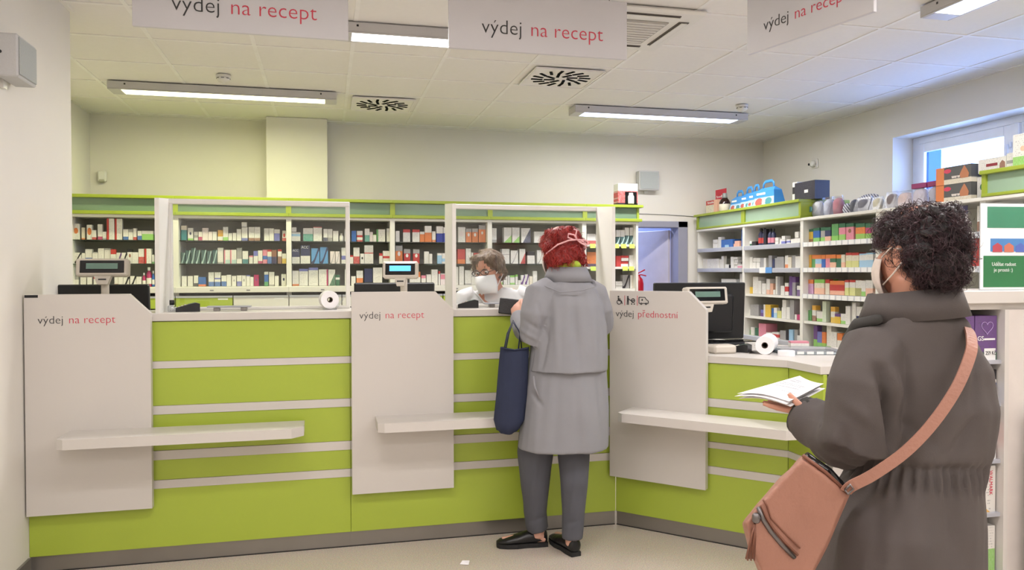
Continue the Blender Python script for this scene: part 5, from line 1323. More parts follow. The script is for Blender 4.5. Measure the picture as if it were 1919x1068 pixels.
class Person:
    def __init__(s, name, label, lateral, depth, group=None):
        s.L, s.D = lateral, depth
        s.root = thing(name, label, 'person', (rt.x*lateral+math.sin(YAW)*depth, -math.sin(YAW)*lateral+math.cos(YAW)*depth, 0), -YAW, group); s.M = wm(s.root)
    def K(s, px, py, y=0.):
        """measured image position at depth offset y, in the person's own frame (x right, y away, z up)"""
        d = s.D+y; return Vector(((px-960)/1444.4*d-s.L, y, CAM_H-(py-509.4-(px-960)*.00185)/1444.4*d))
    def put(s, mb, name, m, parent=None, label=None):
        mb.v = [s.M @ v for v in mb.v]; return mb.build(name, m, parent or s.root, label)
    def blob(s, mb, name, m, voxel=.006, smooth=6, disp=None, parent=None, label=None):
        me = mb.mesh(name+'_raw'); o = bpy.data.objects.new(name+'_raw', me); COL.objects.link(o)
        r = o.modifiers.new('r', 'REMESH'); r.mode = 'VOXEL'; r.voxel_size = voxel; r.use_smooth_shade = True
        q = o.modifiers.new('s', 'SMOOTH'); q.factor = .5; q.iterations = smooth
        dg = bpy.context.evaluated_depsgraph_get(); me2 = bpy.data.meshes.new_from_object(o.evaluated_get(dg)); bpy.data.objects.remove(o); bpy.data.meshes.remove(me)
        me2.name = name
        if disp:
            nn = [v.normal.copy() for v in me2.vertices]
            for v, n in zip(me2.vertices, nn): v.co = v.co+n*disp(v.co, n)
        for p in me2.polygons: p.use_smooth = True
        me2.materials.clear(); me2.materials.append(MATS[m])
        w = bpy.data.objects.new(name, me2); COL.objects.link(w); w.parent = parent or s.root; WM[w.name] = s.M
        if label: w['label'] = label
        return w
def head_T(c, yaw, pitch=0, roll_=0, sc=1.): return Matrix.Translation(c) @ Matrix.Rotation(yaw, 4, 'Z') @ Matrix.Rotation(pitch, 4, 'X') @ Matrix.Rotation(roll_, 4, 'Y') @ Matrix.Scale(sc, 4)
def head_parts(mb, T):
    def e(c, r, rot=None):
        M3_ = T.to_3x3().to_4x4() @ (rot or Matrix.Identity(4)); mb.ell(T @ Vector(c), r, M=M3_, seg=18, rings=12)
    e((0, .012, .030), (.073, .092, .092)); e((0, -.030, -.030), (.060, .060, .078)); e((0, -.052, -.082), (.036, .034, .030)); e((0, -.02, -.07), (.052, .05, .035))
    mb.tube([T @ Vector((0, -.084, .012)), T @ Vector((0, -.096, -.008)), T @ Vector((0, -.108, -.028)), T @ Vector((0, -.090, -.036))], [.007, .009, .013, .008], 10)
    for sx in (-1, 1):
        e((sx*.026, -.074, .022), (.022, .012, .007)); e((sx*.036, -.060, -.012), (.022, .022, .02))
        e((sx*.074, .008, -.012), (.009, .020, .031), Matrix.Rotation(sx*.3, 4, 'Z'))
        e((sx*.078, .012, .002), (.008, .018, .020), Matrix.Rotation(sx*.35, 4, 'Z'))
    e((0, -.086, -.060), (.022, .010, .006)); e((0, -.084, -.068), (.019, .010, .006))
def face_parts(pp, T, body):
    for sx in (-1, 1):
        g = MB().ell(T @ Vector((sx*.030, -.071, .011)), (.0125, .0120, .0105), seg=14, rings=8); e_ = pp.put(g, 'eyeball', 'eye_white')
        pp.put(MB().ell(T @ Vector((sx*.029, -.0805, .006)), (.0060, .0045, .0058), seg=12, rings=6), 'iris', 'eye_iris', e_)
def hand_parts(mb, w, d, n, side, curl=.5, spread=.1, thumb=(.7, .55, .2), sc=1.):
    """palm plus five tapered, jointed fingers. d finger direction, n palm-facing normal, side direction towards the thumb"""
    d, n = Vector(d).normalized(), Vector(n); n = (n-d*n.dot(d)).normalized(); s_ = d.cross(n); s_ = s_ if s_.dot(Vector(side)) > 0 else -s_
    w = Vector(w); MM = Matrix(((s_.x, d.x, n.x, 0), (s_.y, d.y, n.y, 0), (s_.z, d.z, n.z, 0), (0, 0, 0, 1)))
    mb.ell(w+d*.045*sc, (.040*sc, .055*sc, .017*sc), M=MM, seg=16, rings=10); mb.tube([w-d*.03, w+d*.02], [.026*sc, .027*sc], 12)
    for k, (off, ln) in enumerate(((.029, .068), (.010, .078), (-.010, .072), (-.028, .056))):
        p = w+d*.083*sc+s_*off*sc; a = curl*.55; pts = [p-d*.02, p]; dirv = (d+s_*(off*spread*8)).normalized()
        for seg_, f_ in enumerate((.45, .31, .24)):
            dv = dirv*math.cos(a)+n*math.sin(a); p = p+dv*ln*f_*sc; pts.append(p); a += curl*.6
        mb.tube(pts, [.0095*sc, .0095*sc, .0088*sc, .0078*sc, .006*sc], 8)
    p = w+d*.025*sc+s_*.032*sc; td = (d*thumb[0]+s_*thumb[1]+n*thumb[2]).normalized(); td2 = (d*(thumb[0]+.25)+s_*(thumb[1]-.3)+n*(thumb[2]+.1)).normalized()
    mb.tube([p-td*.012, p+td*.03*sc, p+td*.03*sc+td2*.022*sc, p+td*.03*sc+td2*.044*sc], [.014*sc, .0115*sc, .0095*sc, .007*sc], 8)
def strands(pp, src, name, m, n, length, rad, flow, curl=.4, seed=1, keep=None, lift=.004, steps=5):
    """hair locks: thin tapered tubes that start on the hair volume and follow flow(co, normal)"""
    rg = random.Random(seed); me = src.data; V = [(v.co.copy(), v.normal.copy()) for v in me.vertices]
    if keep: V = [q for q in V if keep(q[0], q[1])]
    vs, fs = [], []
    for k in range(n):
        co, nr = rg.choice(V); f = flow(co, nr); f = f-nr*f.dot(nr)
        if f.length < 1e-4: continue
        f.normalize(); sd = nr.cross(f); ph = rg.uniform(0, 6.28); L = length*rg.uniform(.6, 1.3); cu = curl*rg.uniform(.3, 1.2); base = len(vs); r0 = rad*rg.uniform(.7, 1.3)
        p = co-nr*.003
        for i in range(steps+1):
            t_ = i/steps; w_ = r0*(1-.75*t_)
            c = p+f*L*t_+sd*(cu*L*.35*math.sin(ph+t_*5))+nr*(lift*math.sin(t_*2.6)+cu*L*.22*math.sin(ph*1.7+t_*6)-L*L*t_*t_*4.)
            for j in range(3):
                a = 2.094*j; vs.append(c+(sd*math.cos(a)+nr*math.sin(a))*w_)
        for i in range(steps):
            for j in range(3): fs.append((base+i*3+j, base+i*3+(j+1) % 3, base+(i+1)*3+(j+1) % 3, base+(i+1)*3+j))
    o = pp.put(MB().add(vs, fs, True), name, m, src); o['kind'] = 'stuff'; return o
def fold_noise(amp, sx, sz, seed=0., fine=.25):
    def f(co, n):
        a = noise.noise(Vector((co.x*sx+seed, co.y*sx, co.z*sz))); b = noise.noise(Vector((co.x*sx*2.7, co.y*sx*2.7+seed, co.z*sz*2.2)))
        return amp*(a+fine*b)
    return f
def creases(lst, base):
    """lst of (p0, p1, depth, width): valleys or ridges along segments"""
    L_ = [(Vector(a), Vector(b), d_, w_) for a, b, d_, w_ in lst]
    def f(co, n):
        r = base(co, n) if base else 0.
        for a, b, d_, w_ in L_:
            if n.y > .15: continue
            c2 = Vector((co.x, co.z)); a2 = Vector((a.x, a.z)); ab = Vector((b.x, b.z))-a2; t_ = max(0, min(1, (c2-a2).dot(ab)/ab.length_squared)); q = (c2-a2-ab*t_).length
            if q < w_*3: r += d_*math.exp(-(q/w_)**2)*(1-.6*abs(2*t_-1)**2)
        return r
    return f
def ear_loop(pp, T, sx, m, parent, pts): pp.put(MB().tube([T @ Vector((sx*a, b, c)) for a, b, c in pts], .0022, 6), 'ear_loop', m, parent)
def mask_mesh(pp, T, m, beak, name='face_mask', sc=1.):
    nu, nv = 16, 10; vs = []; fs = []
    for lay in (0, 1):
        for j in range(nv+1):
            v = j/nv; z = -.002-.114*v
            for i in range(nu+1):
                u = i/nu*2-1; a = u*1.22; rr = .074+.012*math.sin(math.pi*v)-.014*v*v
                bump = beak*math.exp(-(u*2.6)**2)*math.sin(math.pi*min(1, .18+v*.86))
                x = rr*math.sin(a)*.94; y = -.024-rr*math.cos(a)*1.02-bump
                zz = z+.022*(abs(u)**2)*(v-.35)*-1.2-.020*(1-v)*abs(u)**1.3
                k = 1 if lay else .965
                vs.append(T @ Vector((x*k*sc, -.02+(y+.02)*k*sc, zz)))
    n1 = (nu+1)*(nv+1)
    for lay in (0, 1):
        for j in range(nv):
            for i in range(nu):
                a = lay*n1+j*(nu+1)+i; fs.append((a, a+1, a+nu+2, a+nu+1))
    rim = [i for i in range(nu)]
    for i in range(nu): fs += [(i, i+1, n1+i+1, n1+i), (nv*(nu+1)+i, nv*(nu+1)+i+1, n1+nv*(nu+1)+i+1, n1+nv*(nu+1)+i)]
    for j in range(nv): fs += [(j*(nu+1), (j+1)*(nu+1), n1+(j+1)*(nu+1), n1+j*(nu+1)), (j*(nu+1)+nu, (j+1)*(nu+1)+nu, n1+(j+1)*(nu+1)+nu, n1+j*(nu+1)+nu)]
    return pp.put(MB().add(vs, fs, True), name, m)
def shoe(pp, heel, toe, name='shoe', h=.075, w=.042):
    heel, toe = Vector((heel[0], heel[1], 0)), Vector((toe[0], toe[1], 0)); d = (toe-heel); L = d.length; d.normalize(); s_ = Vector((d.y, -d.x, 0)); mb = MB()
    def ring(t_, wd, z0, z1, n=14): return [heel+d*L*t_+s_*wd*math.cos(2*math.pi*k/n)+Vector((0, 0, (z0+z1)/2+(z1-z0)/2*math.sin(2*math.pi*k/n))) for k in range(n)]
    prof = [(.0, .018, .02, .07), (.03, .030, .012, .088), (.2, .034, .012, .090), (.38, .037, .012, .082), (.58, w+.002, .012, .066), (.78, w, .012, .052), (.93, .032, .014, .042), (1.0, .012, .018, .032)]
    vs = []; fs = []; n = 14
    for q in prof: vs += ring(*q)
    for i in range(len(prof)-1):
        for k in range(n): fs.append((i*n+k, i*n+(k+1) % n, (i+1)*n+(k+1) % n, (i+1)*n+k))
    fs += [tuple(range(n)), tuple((len(prof)-1)*n+k for k in range(n))]
    o = pp.put(MB().add(vs, fs, True), name, 'shoe_black')
    pts = [(-.01, .026), (.2, .034), (.4, .034), (.6, w+.003), (.8, w), (.95, .03), (1.0, .012)]
    poly = [heel+d*L*t_+s_*q for t_, q in pts]+[heel+d*L*t_-s_*q for t_, q in pts[::-1]]
    sb = MB(); nn = len(poly); vs = []
    for z in (.001, .022):
        for k, p in enumerate(poly): vs.append(Vector((p.x, p.y, z)))
    sb.add(vs, [tuple(range(nn)), tuple(range(nn, 2*nn))]+[(k, (k+1) % nn, nn+(k+1) % nn, nn+k) for k in range(nn)]); pp.put(sb, 'sole', 'sole_black', o); return o

# ================================================================== customer with red hair at the middle till
A_ = Person('person', 'customer with red curly hair in long light grey coat standing at the counter', .205, 3.83, 'people in the pharmacy'); K = A_.K
hc = K(1050, 470, .05); TA = head_T(hc, R(-143), R(10), 0, 1.0)
wl, el, sl = K(973, 596, .15), K(1000, 628, -.08), K(1012, 552, -.06); wr, er, sr = K(1100, 566, .22), K(1128, 612, .08), K(1112, 552, .06)
lh, lk, la = K(1010, 800, .03), K(1003, 905, .03), Vector((.045-.0, .085, .09)); rh, rk, ra = K(1076, 800, .0), K(1077, 905, -.03), Vector((.105, -.03, .09))
la.x = K(1008, 1000, .08).x; ra.x = K(1073, 1005, -.03).x
b = MB(); head_parts(b, TA)
b.tube([K(1062, 545, -.02), K(1060, 515, .0), hc+Vector((.01, -.01, -.06))], [.07, .052, .05], 14)
b.rings([(K(1050, 800).x, .0, .84, .12, .09), (K(1056, 700).x, .0, .95, .15, .11), (K(1060, 620).x, .0, 1.1, .15, .11), (K(1062, 560).x, .0, 1.25, .165, .10), (K(1062, 535).x, .0, 1.33, .10, .07)])
for p_, k_, a_ in ((lh, lk, la), (rh, rk, ra)): b.tube([p_+Vector((0, 0, .05)), p_, k_, a_, Vector((a_.x, a_.y, .05))], [.06, .062, .048, .036, .036], 14)
b.tube([sl, el, wl], [.05, .036, .026], 12); b.tube([sr, er, wr], [.045, .032, .024], 12)
hd_l = Vector((-.10, .55, .60)); hand_parts(b, wl, (-.15, .55, .55), (.5, .5, -.3), (-.3, -.6, .8), curl=.75, thumb=(.85, .35, -.1)); hand_parts(b, wr, (-.4, .9, -.06), (0, 0, -1), (-1, 0, 0), .15)
for (hx, hy), (tx_, ty_) in (((K(1022, 1000, .09).x, .09), (K(940, 1000, .075).x, .075)), ((K(1076, 1000, -.05).x, -.05), (K(1043, 1000, .16).x, .16))):
    b.tube([(hx, hy, .045), ((hx+tx_)/2, (hy+ty_)/2, .04), (tx_, ty_, .03)], [.028, .03, .02], 10)
A_.blob(b, 'body', 'skin_light', .005, 3)
# trousers
b = MB(); b.rings([(K(1050, 790).x, 0, .80, .165, .125), (K(1050, 740).x, 0, .92, .16, .12)])
b.tube([lh+Vector((0, 0, .06)), lh, K(1003, 850, .03), lk, K(1003, 960, .07), la+Vector((0, .005, .0))], [.10, .098, .090, .074, .060, .056], 18)
b.tube([rh+Vector((0, 0, .06)), rh, K(1076, 850, .0), rk, K(1075, 960, -.03), ra+Vector((0, 0, -.01))], [.092, .088, .080, .069, .057, .053], 18)
A_.blob(b, 'trousers', 'trouser_grey', .007, 5, creases([(K(1010, 850, -.07), K(990, 960, -.02), .006, .014), (K(1085, 850, -.08), K(1070, 960, -.09), .005, .012), (K(990, 985, .0), K(1020, 975, .0), -.006, .012), (K(1060, 990, -.1), K(1085, 980, -.1), -.005, .012)], fold_noise(.006, 9, 5, 3.)))
shoe(A_, (K(1025, 1000, .095).x, .095), (K(930, 1000, .07).x, .07)); shoe(A_, (K(1080, 1000, -.065).x, -.065), (K(1036, 1000, .17).x, .17))
# long coat skirt
def rr(px0, px1, py, y, ry, yw=R(8)): 
    a, c = K(px0, py, y), K(px1, py, y); return ((a.x+c.x)/2, y, a.z, abs(c.x-a.x)/2, ry, yw)
b = MB(); b.rings([rr(971, 1141, 838, .0, .175), rr(974, 1141, 812, .0, .172), rr(981, 1140, 760, .0, .165), rr(988, 1137, 710, .0, .15), rr(994, 1134, 650, .0, .135), rr(1002, 1126, 600, .0, .125)])
cr = [(K(1010, 700, -.16), K(1000, 830, -.17), .007, .02), (K(1050, 700, -.16), K(1040, 840, -.18), -.008, .022), (K(1085, 700, -.16), K(1100, 835, -.18), .006, .025), (K(1120, 690, -.12), K(1132, 820, -.12), -.010, .016), (K(1000, 740, -.14), K(1015, 760, -.15), -.012, .010)]
ct = A_.blob(b, 'coat', 'coat_grey', .007, 5, creases(cr, fold_noise(.010, 9, 2.2, 1.)))
# pocket welt and back vent
A_.put(MB().tube([K(1000, 705, -.158), K(1002, 725, -.163), K(1012, 748, -.168)], [.004, .006, .004], 8), 'pocket_welt', 'coat_grey', ct)
# upper coat with loose back flap and sleeves
b = MB(); b.rings([rr(988, 1137, 694, -.012, .165, R(10)), rr(992, 1138, 660, -.010, .158, R(10)), rr(998, 1137, 610, -.005, .148, R(12)), rr(1004, 1130, 570, .0, .135, R(14)), rr(1015, 1116, 540, .005, .112, R(16)), rr(1034, 1098, 520, .01, .085, R(16)), rr(1042, 1088, 508, .015, .065, R(16))])
b.tube([K(1030, 540, -.03), sl, K(1004, 590, -.09), el, K(985, 618, .04), wl-Vector((0, .01, .0))], [.065, .076, .074, .072, .060, .046], 18)
b.tube([K(1100, 545, .03), sr, K(1122, 585, .08), er, wr-Vector((0, .02, 0))], [.065, .072, .072, .074, .050], 18)
cr = [(K(1030, 600, -.14), K(1015, 690, -.17), -.012, .014), (K(1040, 560, -.13), K(1046, 690, -.17), .008, .016), (K(1075, 560, -.13), K(1085, 690, -.17), -.009, .018), (K(1110, 580, -.11), K(1120, 690, -.14), .008, .016),
      (K(985, 600, -.12), K(1012, 620, -.15), -.009, .010), (K(975, 615, -.05), K(1010, 640, -.14), .007, .010), (K(1008, 570, -.12), K(1025, 640, -.16), -.010, .012), (K(1000, 585, -.1), K(985, 640, -.10), .006, .012)]
up_ = A_.blob(b, 'coat_top', 'coat_grey', .0065, 4, creases(cr, fold_noise(.010, 8, 3.5, 6.)))
A_.put(MB().tube([K(1018, 535, -.115), K(1050, 548, -.150), K(1090, 545, -.145), K(1115, 538, -.10)], .003, 6), 'yoke_seam', 'coat_grey', up_)
# collar: folded band
def band(P_, pts, h0, h1, th, name, m, parent=None, n=None):
    vs = []; fs = []; k = len(pts)
    for p, (a, c) in zip(pts, [(h0, h1)]*k if not isinstance(h0, list) else zip(h0, h1)):
        p = Vector(p); o_ = Vector((p.x-n[0], p.y-n[1], 0)).normalized() if n else Vector((0, -1, 0))
        vs += [p+Vector((0, 0, c)), p+o_*th*1.6+Vector((0, 0, a)), p+o_*(th*1.6+.006)+Vector((0, 0, a)), p+o_*.008+Vector((0, 0, c+.006))]
    for i in range(k-1):
        for j in range(4): fs.append((i*4+j, i*4+(j+1) % 4, (i+1)*4+(j+1) % 4, (i+1)*4+j))
    fs += [(0, 1, 2, 3), tuple((k-1)*4+j for j in range(4))]
    return P_.put(MB().add(vs, fs, True), name, m, parent)
cp = []; cc = K(1064, 512, .015)
for k in range(15):
    a = R(150+k*17.5); cp.append(cc+Vector((.088*math.cos(a), .075*math.sin(a), -.0)))
band(A_, cp, -.042, .024, .020, 'collar', 'coat_grey', up_, n=(cc.x, cc.y))
# scarf
sp = [cc+Vector((.066*math.cos(R(a)), .060*math.sin(R(a)), .036+.008*math.sin(a*.07))) for a in range(100, 330, 16)]
A_.put(MB().tube(sp, [.016, .021]+[.021]*(len(sp)-4)+[.022, .016], 10), 'scarf', 'scarf_green')
# hair volume and curls
b = MB(); M3_ = TA.to_3x3().to_4x4()
for c, r_ in (((0, .020, .030), (.088, .098, .084)), ((0, .058, -.025), (.084, .060, .068)), ((-.058, .03, -.035), (.046, .055, .055)), ((.058, .03, -.035), (.046, .055, .055)), ((0, -.015, .050), (.080, .078, .058))): b.ell(TA @ Vector(c), r_, M=M3_)
rgh = random.Random(3)
for k in range(46):
    a, z_ = rgh.uniform(-2.7, 2.7), rgh.uniform(-.09, .075); rad_ = .088*math.sqrt(max(.05, 1-(max(z_, 0)/.095)**2)); y_ = rad_*math.cos(a)
    if y_ < -.03 and z_ < .04: continue
    b.ell(TA @ Vector((rad_*math.sin(a), .022+y_*1.04, .018+z_)), (.022, .022, .018), M=M3_, seg=10, rings=6)
hA = A_.blob(b, 'hair', 'hair_red', .005, 2, fold_noise(.010, 34, 34, 2., .5))
strands(A_, hA, 'curls', 'hair_red_strand', 2600, .042, .0016, lambda co, n: Vector((noise.noise(co*18)*.8, noise.noise(co*18+Vector((5, 0, 0)))*.8, -1)), .8, 4, lift=.006)
# mask with ties and bow at the back of the head
mA = mask_mesh(A_, TA, 'mask_cloth', .012)
bow = TA @ Vector((.010, .146, .026)); rb = MB()
rb.tube([TA @ Vector((-.075, -.05, -.04)), TA @ Vector((-.104, .02, -.03)), TA @ Vector((-.095, .085, -.004)), TA @ Vector((-.05, .128, .018)), bow], .0042, 6).tube([TA @ Vector((.075, -.05, -.04)), TA @ Vector((.106, .02, -.02)), TA @ Vector((.090, .09, .010)), TA @ Vector((.05, .132, .024)), bow], .0042, 6)
for pts in ([(0, 0, 0), (-.012, .008, .018), (-.034, .008, .022), (-.036, .008, .008), (-.012, .004, -.002), (0, 0, 0)], [(0, 0, 0), (.014, .008, -.002), (.04, .004, -.004), (.044, .006, -.02), (.018, .006, -.016), (0, 0, 0)], [(0, 0, 0), (-.006, .006, .016), (-.002, .010, .036), (-.014, .010, .04)], [(0, 0, 0), (.012, .006, -.012), (.03, .008, -.022)]):
    rb.tube([bow+Vector((x*1.25, -y, z*1.25)) for x, y, z in pts], .0042, 6)
A_.put(rb, 'mask_ties', 'ribbon_pink', mA)
# wallet held over the counter edge
Wl = thing('wallet', 'black leather wallet held in the left hand of the red haired customer', 'wallet', A_.M @ K(962, 575, .215)); Mw = A_.M @ Matrix.Translation(K(962, 575, .215)) @ Matrix.Rotation(R(7), 4, 'Y') @ Matrix.Rotation(R(-8), 4, 'X')
MB().bbox(-.074, .074, .0, .012, -.042, .042, .004, M=Mw).build('outer_cover', 'leather_black', Wl); MB().bbox(-.072, .072, .013, .024, -.041, .041, .004, M=Mw).build('inner_cover', 'leather_black', Wl)
MB().box(-.068, .068, .0118, .0134, -.037, .034, M=Mw).build('cards', 'dark_plastic', Wl)
# tote bag hanging from the forearm
Tb = thing('tote_bag', 'navy cloth tote bag hanging from the forearm of the red haired customer', 'bag', A_.M @ K(958, 808, .02)); 
def tote():
    rows = [(938, 992, 650), (934, 990, 690), (930, 988, 740), (925, 983, 785), (930, 972, 806)]; nu = 10; vs = []; fs = []
    for lay, yo in ((0, -.035), (1, .035)):
        for px0, px1, py in rows:
            for i in range(nu+1):
                u = i/nu; p = K(px0+(px1-px0)*u, py+6*math.sin(u*3.1), -.06); edge = 1-abs(2*u-1)**2.5
                vs.append(A_.M @ (p+Vector((0, yo*(.25+edge)+.014*noise.noise(Vector((u*5, py*.03, lay*3))), .006*noise.noise(Vector((u*7, py*.02, 9)))))))
    n1 = (nu+1)*len(rows)
    for lay in (0, 1):
        for j in range(len(rows)-1):
            for i in range(nu):
                a = lay*n1+j*(nu+1)+i; fs.append((a, a+1, a+nu+2, a+nu+1))
    j = len(rows)-1
    for i in range(nu): fs.append((j*(nu+1)+i, j*(nu+1)+i+1, n1+j*(nu+1)+i+1, n1+j*(nu+1)+i))
    for j in range(len(rows)-1):
        for i in (0, nu): fs.append((j*(nu+1)+i, (j+1)*(nu+1)+i, n1+(j+1)*(nu+1)+i, n1+j*(nu+1)+i))
    o = MB().add(vs, fs, True).build('sack', 'tote_navy', Tb)
    for y_, (x0, x1), tp in ((-.09, (945, 972), 600), (-.03, (948, 978), 604)):
        MB().tube([A_.M @ K(x0, 655, y_), A_.M @ K(x0+6, 625, y_), A_.M @ K(962, tp, y_+.02), A_.M @ K(975, 625, y_), A_.M @ K(x1, 655, y_)], .011, 8, flat=.22).build('strap', 'tote_navy', Tb)
    MB().tube([A_.M @ K(940, 652, -.098), A_.M @ K(965, 656, -.102), A_.M @ K(990, 652, -.098)], .004, 6).build('hem', 'tote_navy', Tb)
tote()

# ================================================================== pharmacist behind the second screen
B_ = Person('person', 'pharmacist in white tunic with glasses and white respirator behind the screen', -.128, 4.62, 'people in the pharmacy'); K = B_.K
hc = K(917, 508, -.06); TB = head_T(hc, R(-30), R(13), R(-6), 1.0)
b = MB(); head_parts(b, TB)
nb = K(930, 552, .02); b.tube([nb+Vector((0, .01, -.04)), nb, hc+Vector((.012, .03, -.055))], [.075, .056, .052], 14)
b.rings([(0.03, .06, .80, .15, .11), (.03, .06, .95, .155, .115), (.03, .05, 1.14, .16, .11), (.035, .04, 1.24, .165, .095), (.04, .03, 1.30, .10, .065)])
for sx in (-1, 1): b.tube([(.03+sx*.08, .06, .85), (.03+sx*.085, .06, .75), (.03+sx*.085, .05, .45), (.03+sx*.085, .08, .08)], [.085, .082, .055, .04], 14); b.tube([(.03+sx*.085, .09, .05), (.03+sx*.09, -.08, .03)], [.035, .028], 10)
slb, srb = Vector((-.145, .03, 1.245)), Vector((.205, .04, 1.25)); elb, erb = Vector((-.19, -.02, 1.02)), Vector((.25, -.0, 1.02)); wlb, wrb = Vector((-.10, -.105, 1.03)), Vector((.15, -.10, 1.01))
b.tube([slb, elb, wlb], [.05, .04, .026], 12); b.tube([srb, erb, wrb], [.05, .04, .026], 12)
hand_parts(b, wlb, (.95, -.12, .05), (0, 1, -.2), (0, 0, 1), .4); hand_parts(b, wrb, (-.95, -.12, .05), (0, 1, -.2), (0, 0, 1), .4)
B_.blob(b, 'body', 'skin_warm', .0045, 3); face_parts(B_, TB, None)
# tunic with short sleeves and V neck
b = MB(); b.rings([(.03, .06, .62, .185, .145), (.03, .06, .80, .17, .13), (.03, .06, .95, .172, .13), (.03, .05, 1.14, .178, .125), (.034, .04, 1.235, .182, .108), (.036, .035, 1.28, .145, .085), (.038, .03, 1.305, .088, .065)])
b.tube([slb+Vector((.05, 0, .015)), slb, (slb*.45+elb*.55)], [.06, .067, .066], 16); b.tube([srb+Vector((-.05, 0, .015)), srb, (srb*.45+erb*.55)], [.06, .067, .066], 16)
tn = B_.blob(b, 'tunic', 'scrubs_white', .006, 4, creases([(Vector((-.10, -.06, 1.22)), Vector((-.04, -.09, 1.05)), .006, .012), (Vector((.14, -.06, 1.22)), Vector((.10, -.09, 1.05)), -.006, .014)], fold_noise(.007, 9, 5, 4.)))
B_.put(MB().add([K(895, 553, -.045), K(918, 580, -.088), K(924, 588, -.09), K(931, 577, -.085), K(950, 553, -.03), K(940, 545, -.02), K(905, 546, -.035)], [(0, 1, 2, 3, 4, 5, 6)], True), 'neck_opening', 'skin_warm', tn)
B_.put(MB().tube([K(890, 548, -.01), K(896, 553, -.05), K(918, 580, -.093), K(924, 588, -.096)], .005, 8).tube([K(957, 548, .0), K(950, 553, -.036), K(931, 577, -.09), K(924, 588, -.096)], .005, 8), 'neck_binding', 'scrubs_white', tn)
B_.blob(MB().tube([(-.05, .06, .66), (-.06, .06, .4), (-.055, .08, .08)], [.10, .075, .06], 16).tube([(.115, .06, .66), (.115, .06, .4), (.115, .08, .08)], [.10, .075, .06], 16).rings([(.03, .06, .60, .16, .12), (.03, .06, .80, .15, .11)]), 'trousers', 'scrubs_white', .01, 4)
shoe(B_, (-.055, .14), (-.07, -.11)); shoe(B_, (.115, .14), (.13, -.11))
# short side-parted hair
b = MB(); M3_ = TB.to_3x3().to_4x4()
for c, r_ in (((0, .024, .042), (.088, .098, .088)), ((-.02, -.030, .096), (.058, .048, .020)), ((.05, -.022, .076), (.040, .05, .036)), ((.078, .005, .03), (.018, .045, .055)), ((-.078, .0, .03), (.018, .045, .055)), ((0, .07, -.02), (.07, .045, .06)), ((-.074, -.020, .052), (.014, .030, .034)), ((.070, -.030, .045), (.014, .026, .035))): b.ell(TB @ Vector(c), r_, M=M3_)
hB = B_.blob(b, 'hair', 'hair_brown', .0045, 3, fold_noise(.006, 40, 16, 7., .5))
inv = TB.inverted()
def flowB(co, n):
    q = inv @ co; return TB.to_3x3() @ Vector(((q.x-.03)*16, -.25 if q.z > .05 else .25, -.6))
strands(B_, hB, 'hair_locks', 'hair_brown_strand', 1700, .032, .0013, flowB, .25, 5, lift=.003, keep=lambda co, n: (inv @ co).y > -.045 or (inv @ co).z > .082)
mB = mask_mesh(B_, TB, 'mask_white', .034, 'respirator', 1.02)
for sx in (-1, 1):
    ear_loop(B_, TB, sx, 'mask_white', mB, [(.074, -.045, -.012), (.080, -.012, .008), (.080, .02, .018)]); ear_loop(B_, TB, sx, 'mask_white', mB, [(.064, -.055, -.095), (.078, -.012, -.05), (.080, .022, -.028)])
gl = MB()
for sx in (-1, 1):
    gl.tube([TB @ Vector((sx*.031+.025*math.cos(a)*1.05, -.096, .011+.016*math.sin(a))) for a in [2*math.pi*k/18 for k in range(19)]], .0022, 6)
    gl.tube([TB @ Vector((sx*.057, -.093, .012)), TB @ Vector((sx*.078, -.055, .014)), TB @ Vector((sx*.080, .01, .012))], .0018, 6)
gl.tube([TB @ Vector((-.006, -.098, .015)), TB @ Vector((.006, -.098, .015))], .0022, 6)
g_ = B_.put(gl, 'glasses', mat('glasses_frame', (40,26,26), .3))
for sx in (-1, 1): B_.put(MB().add([TB @ Vector((sx*.031+.025*math.cos(2*math.pi*k/16), -.096, .011+.0155*math.sin(2*math.pi*k/16))) for k in range(16)], [tuple(range(16))]), 'lens', 'window_glass', g_)
B_.put(MB().tube([TB @ Vector((-.046, -.082, .026)), TB @ Vector((-.03, -.090, .031)), TB @ Vector((-.014, -.089, .027))], [.002, .0035, .002], 6), 'eyebrow', 'hair_brown'); B_.put(MB().tube([TB @ Vector((.046, -.082, .026)), TB @ Vector((.03, -.090, .031)), TB @ Vector((.014, -.089, .027))], [.002, .0035, .002], 6), 'eyebrow', 'hair_brown')

# ================================================================== waiting customer with dark hair, seen from behind in the foreground
C_ = Person('person', 'waiting customer with dark curly hair in olive grey parka seen from behind', 1.025, 2.0, 'people in the pharmacy'); K = C_.K
hc = K(1716, 476, .0); TC = head_T(hc, R(-153), R(4), 0, 1.0)
sl, el, wl = K(1642, 668, -.02), K(1612, 822, -.06), K(1520, 778, .12); sr, er, wr = K(1778, 680, .08), K(1800, 785, .12), K(1760, 800, .36)
def rc(px, hw, py, y, ry, yw=R(14)):
    p = K(px, py, y); return (p.x, y, p.z, hw/1444.4*(C_.D+y), ry, yw)
b = MB(); head_parts(b, TC)
b.tube([K(1716, 620, .02), K(1716, 575, .01), hc+Vector((0, .0, -.06))], [.066, .060, .058], 16)
b.rings([rc(1690, 90, 1100, .03, .12), rc(1712, 80, 900, .03, .11), rc(1722, 88, 760, .02, .12), rc(1716, 84, 680, .02, .10), rc(1714, 56, 628, .01, .07)])
for sx in (-1, 1): b.tube([(-.01+sx*.08, .03, .72), (-.01+sx*.085, .03, .6), (-.01+sx*.085, .02, .42), (-.01+sx*.085, .04, .08)], [.085, .085, .06, .042], 14); b.tube([(-.01+sx*.085, .01, .05), (-.01+sx*.09, .19, .03)], [.035, .028], 10)
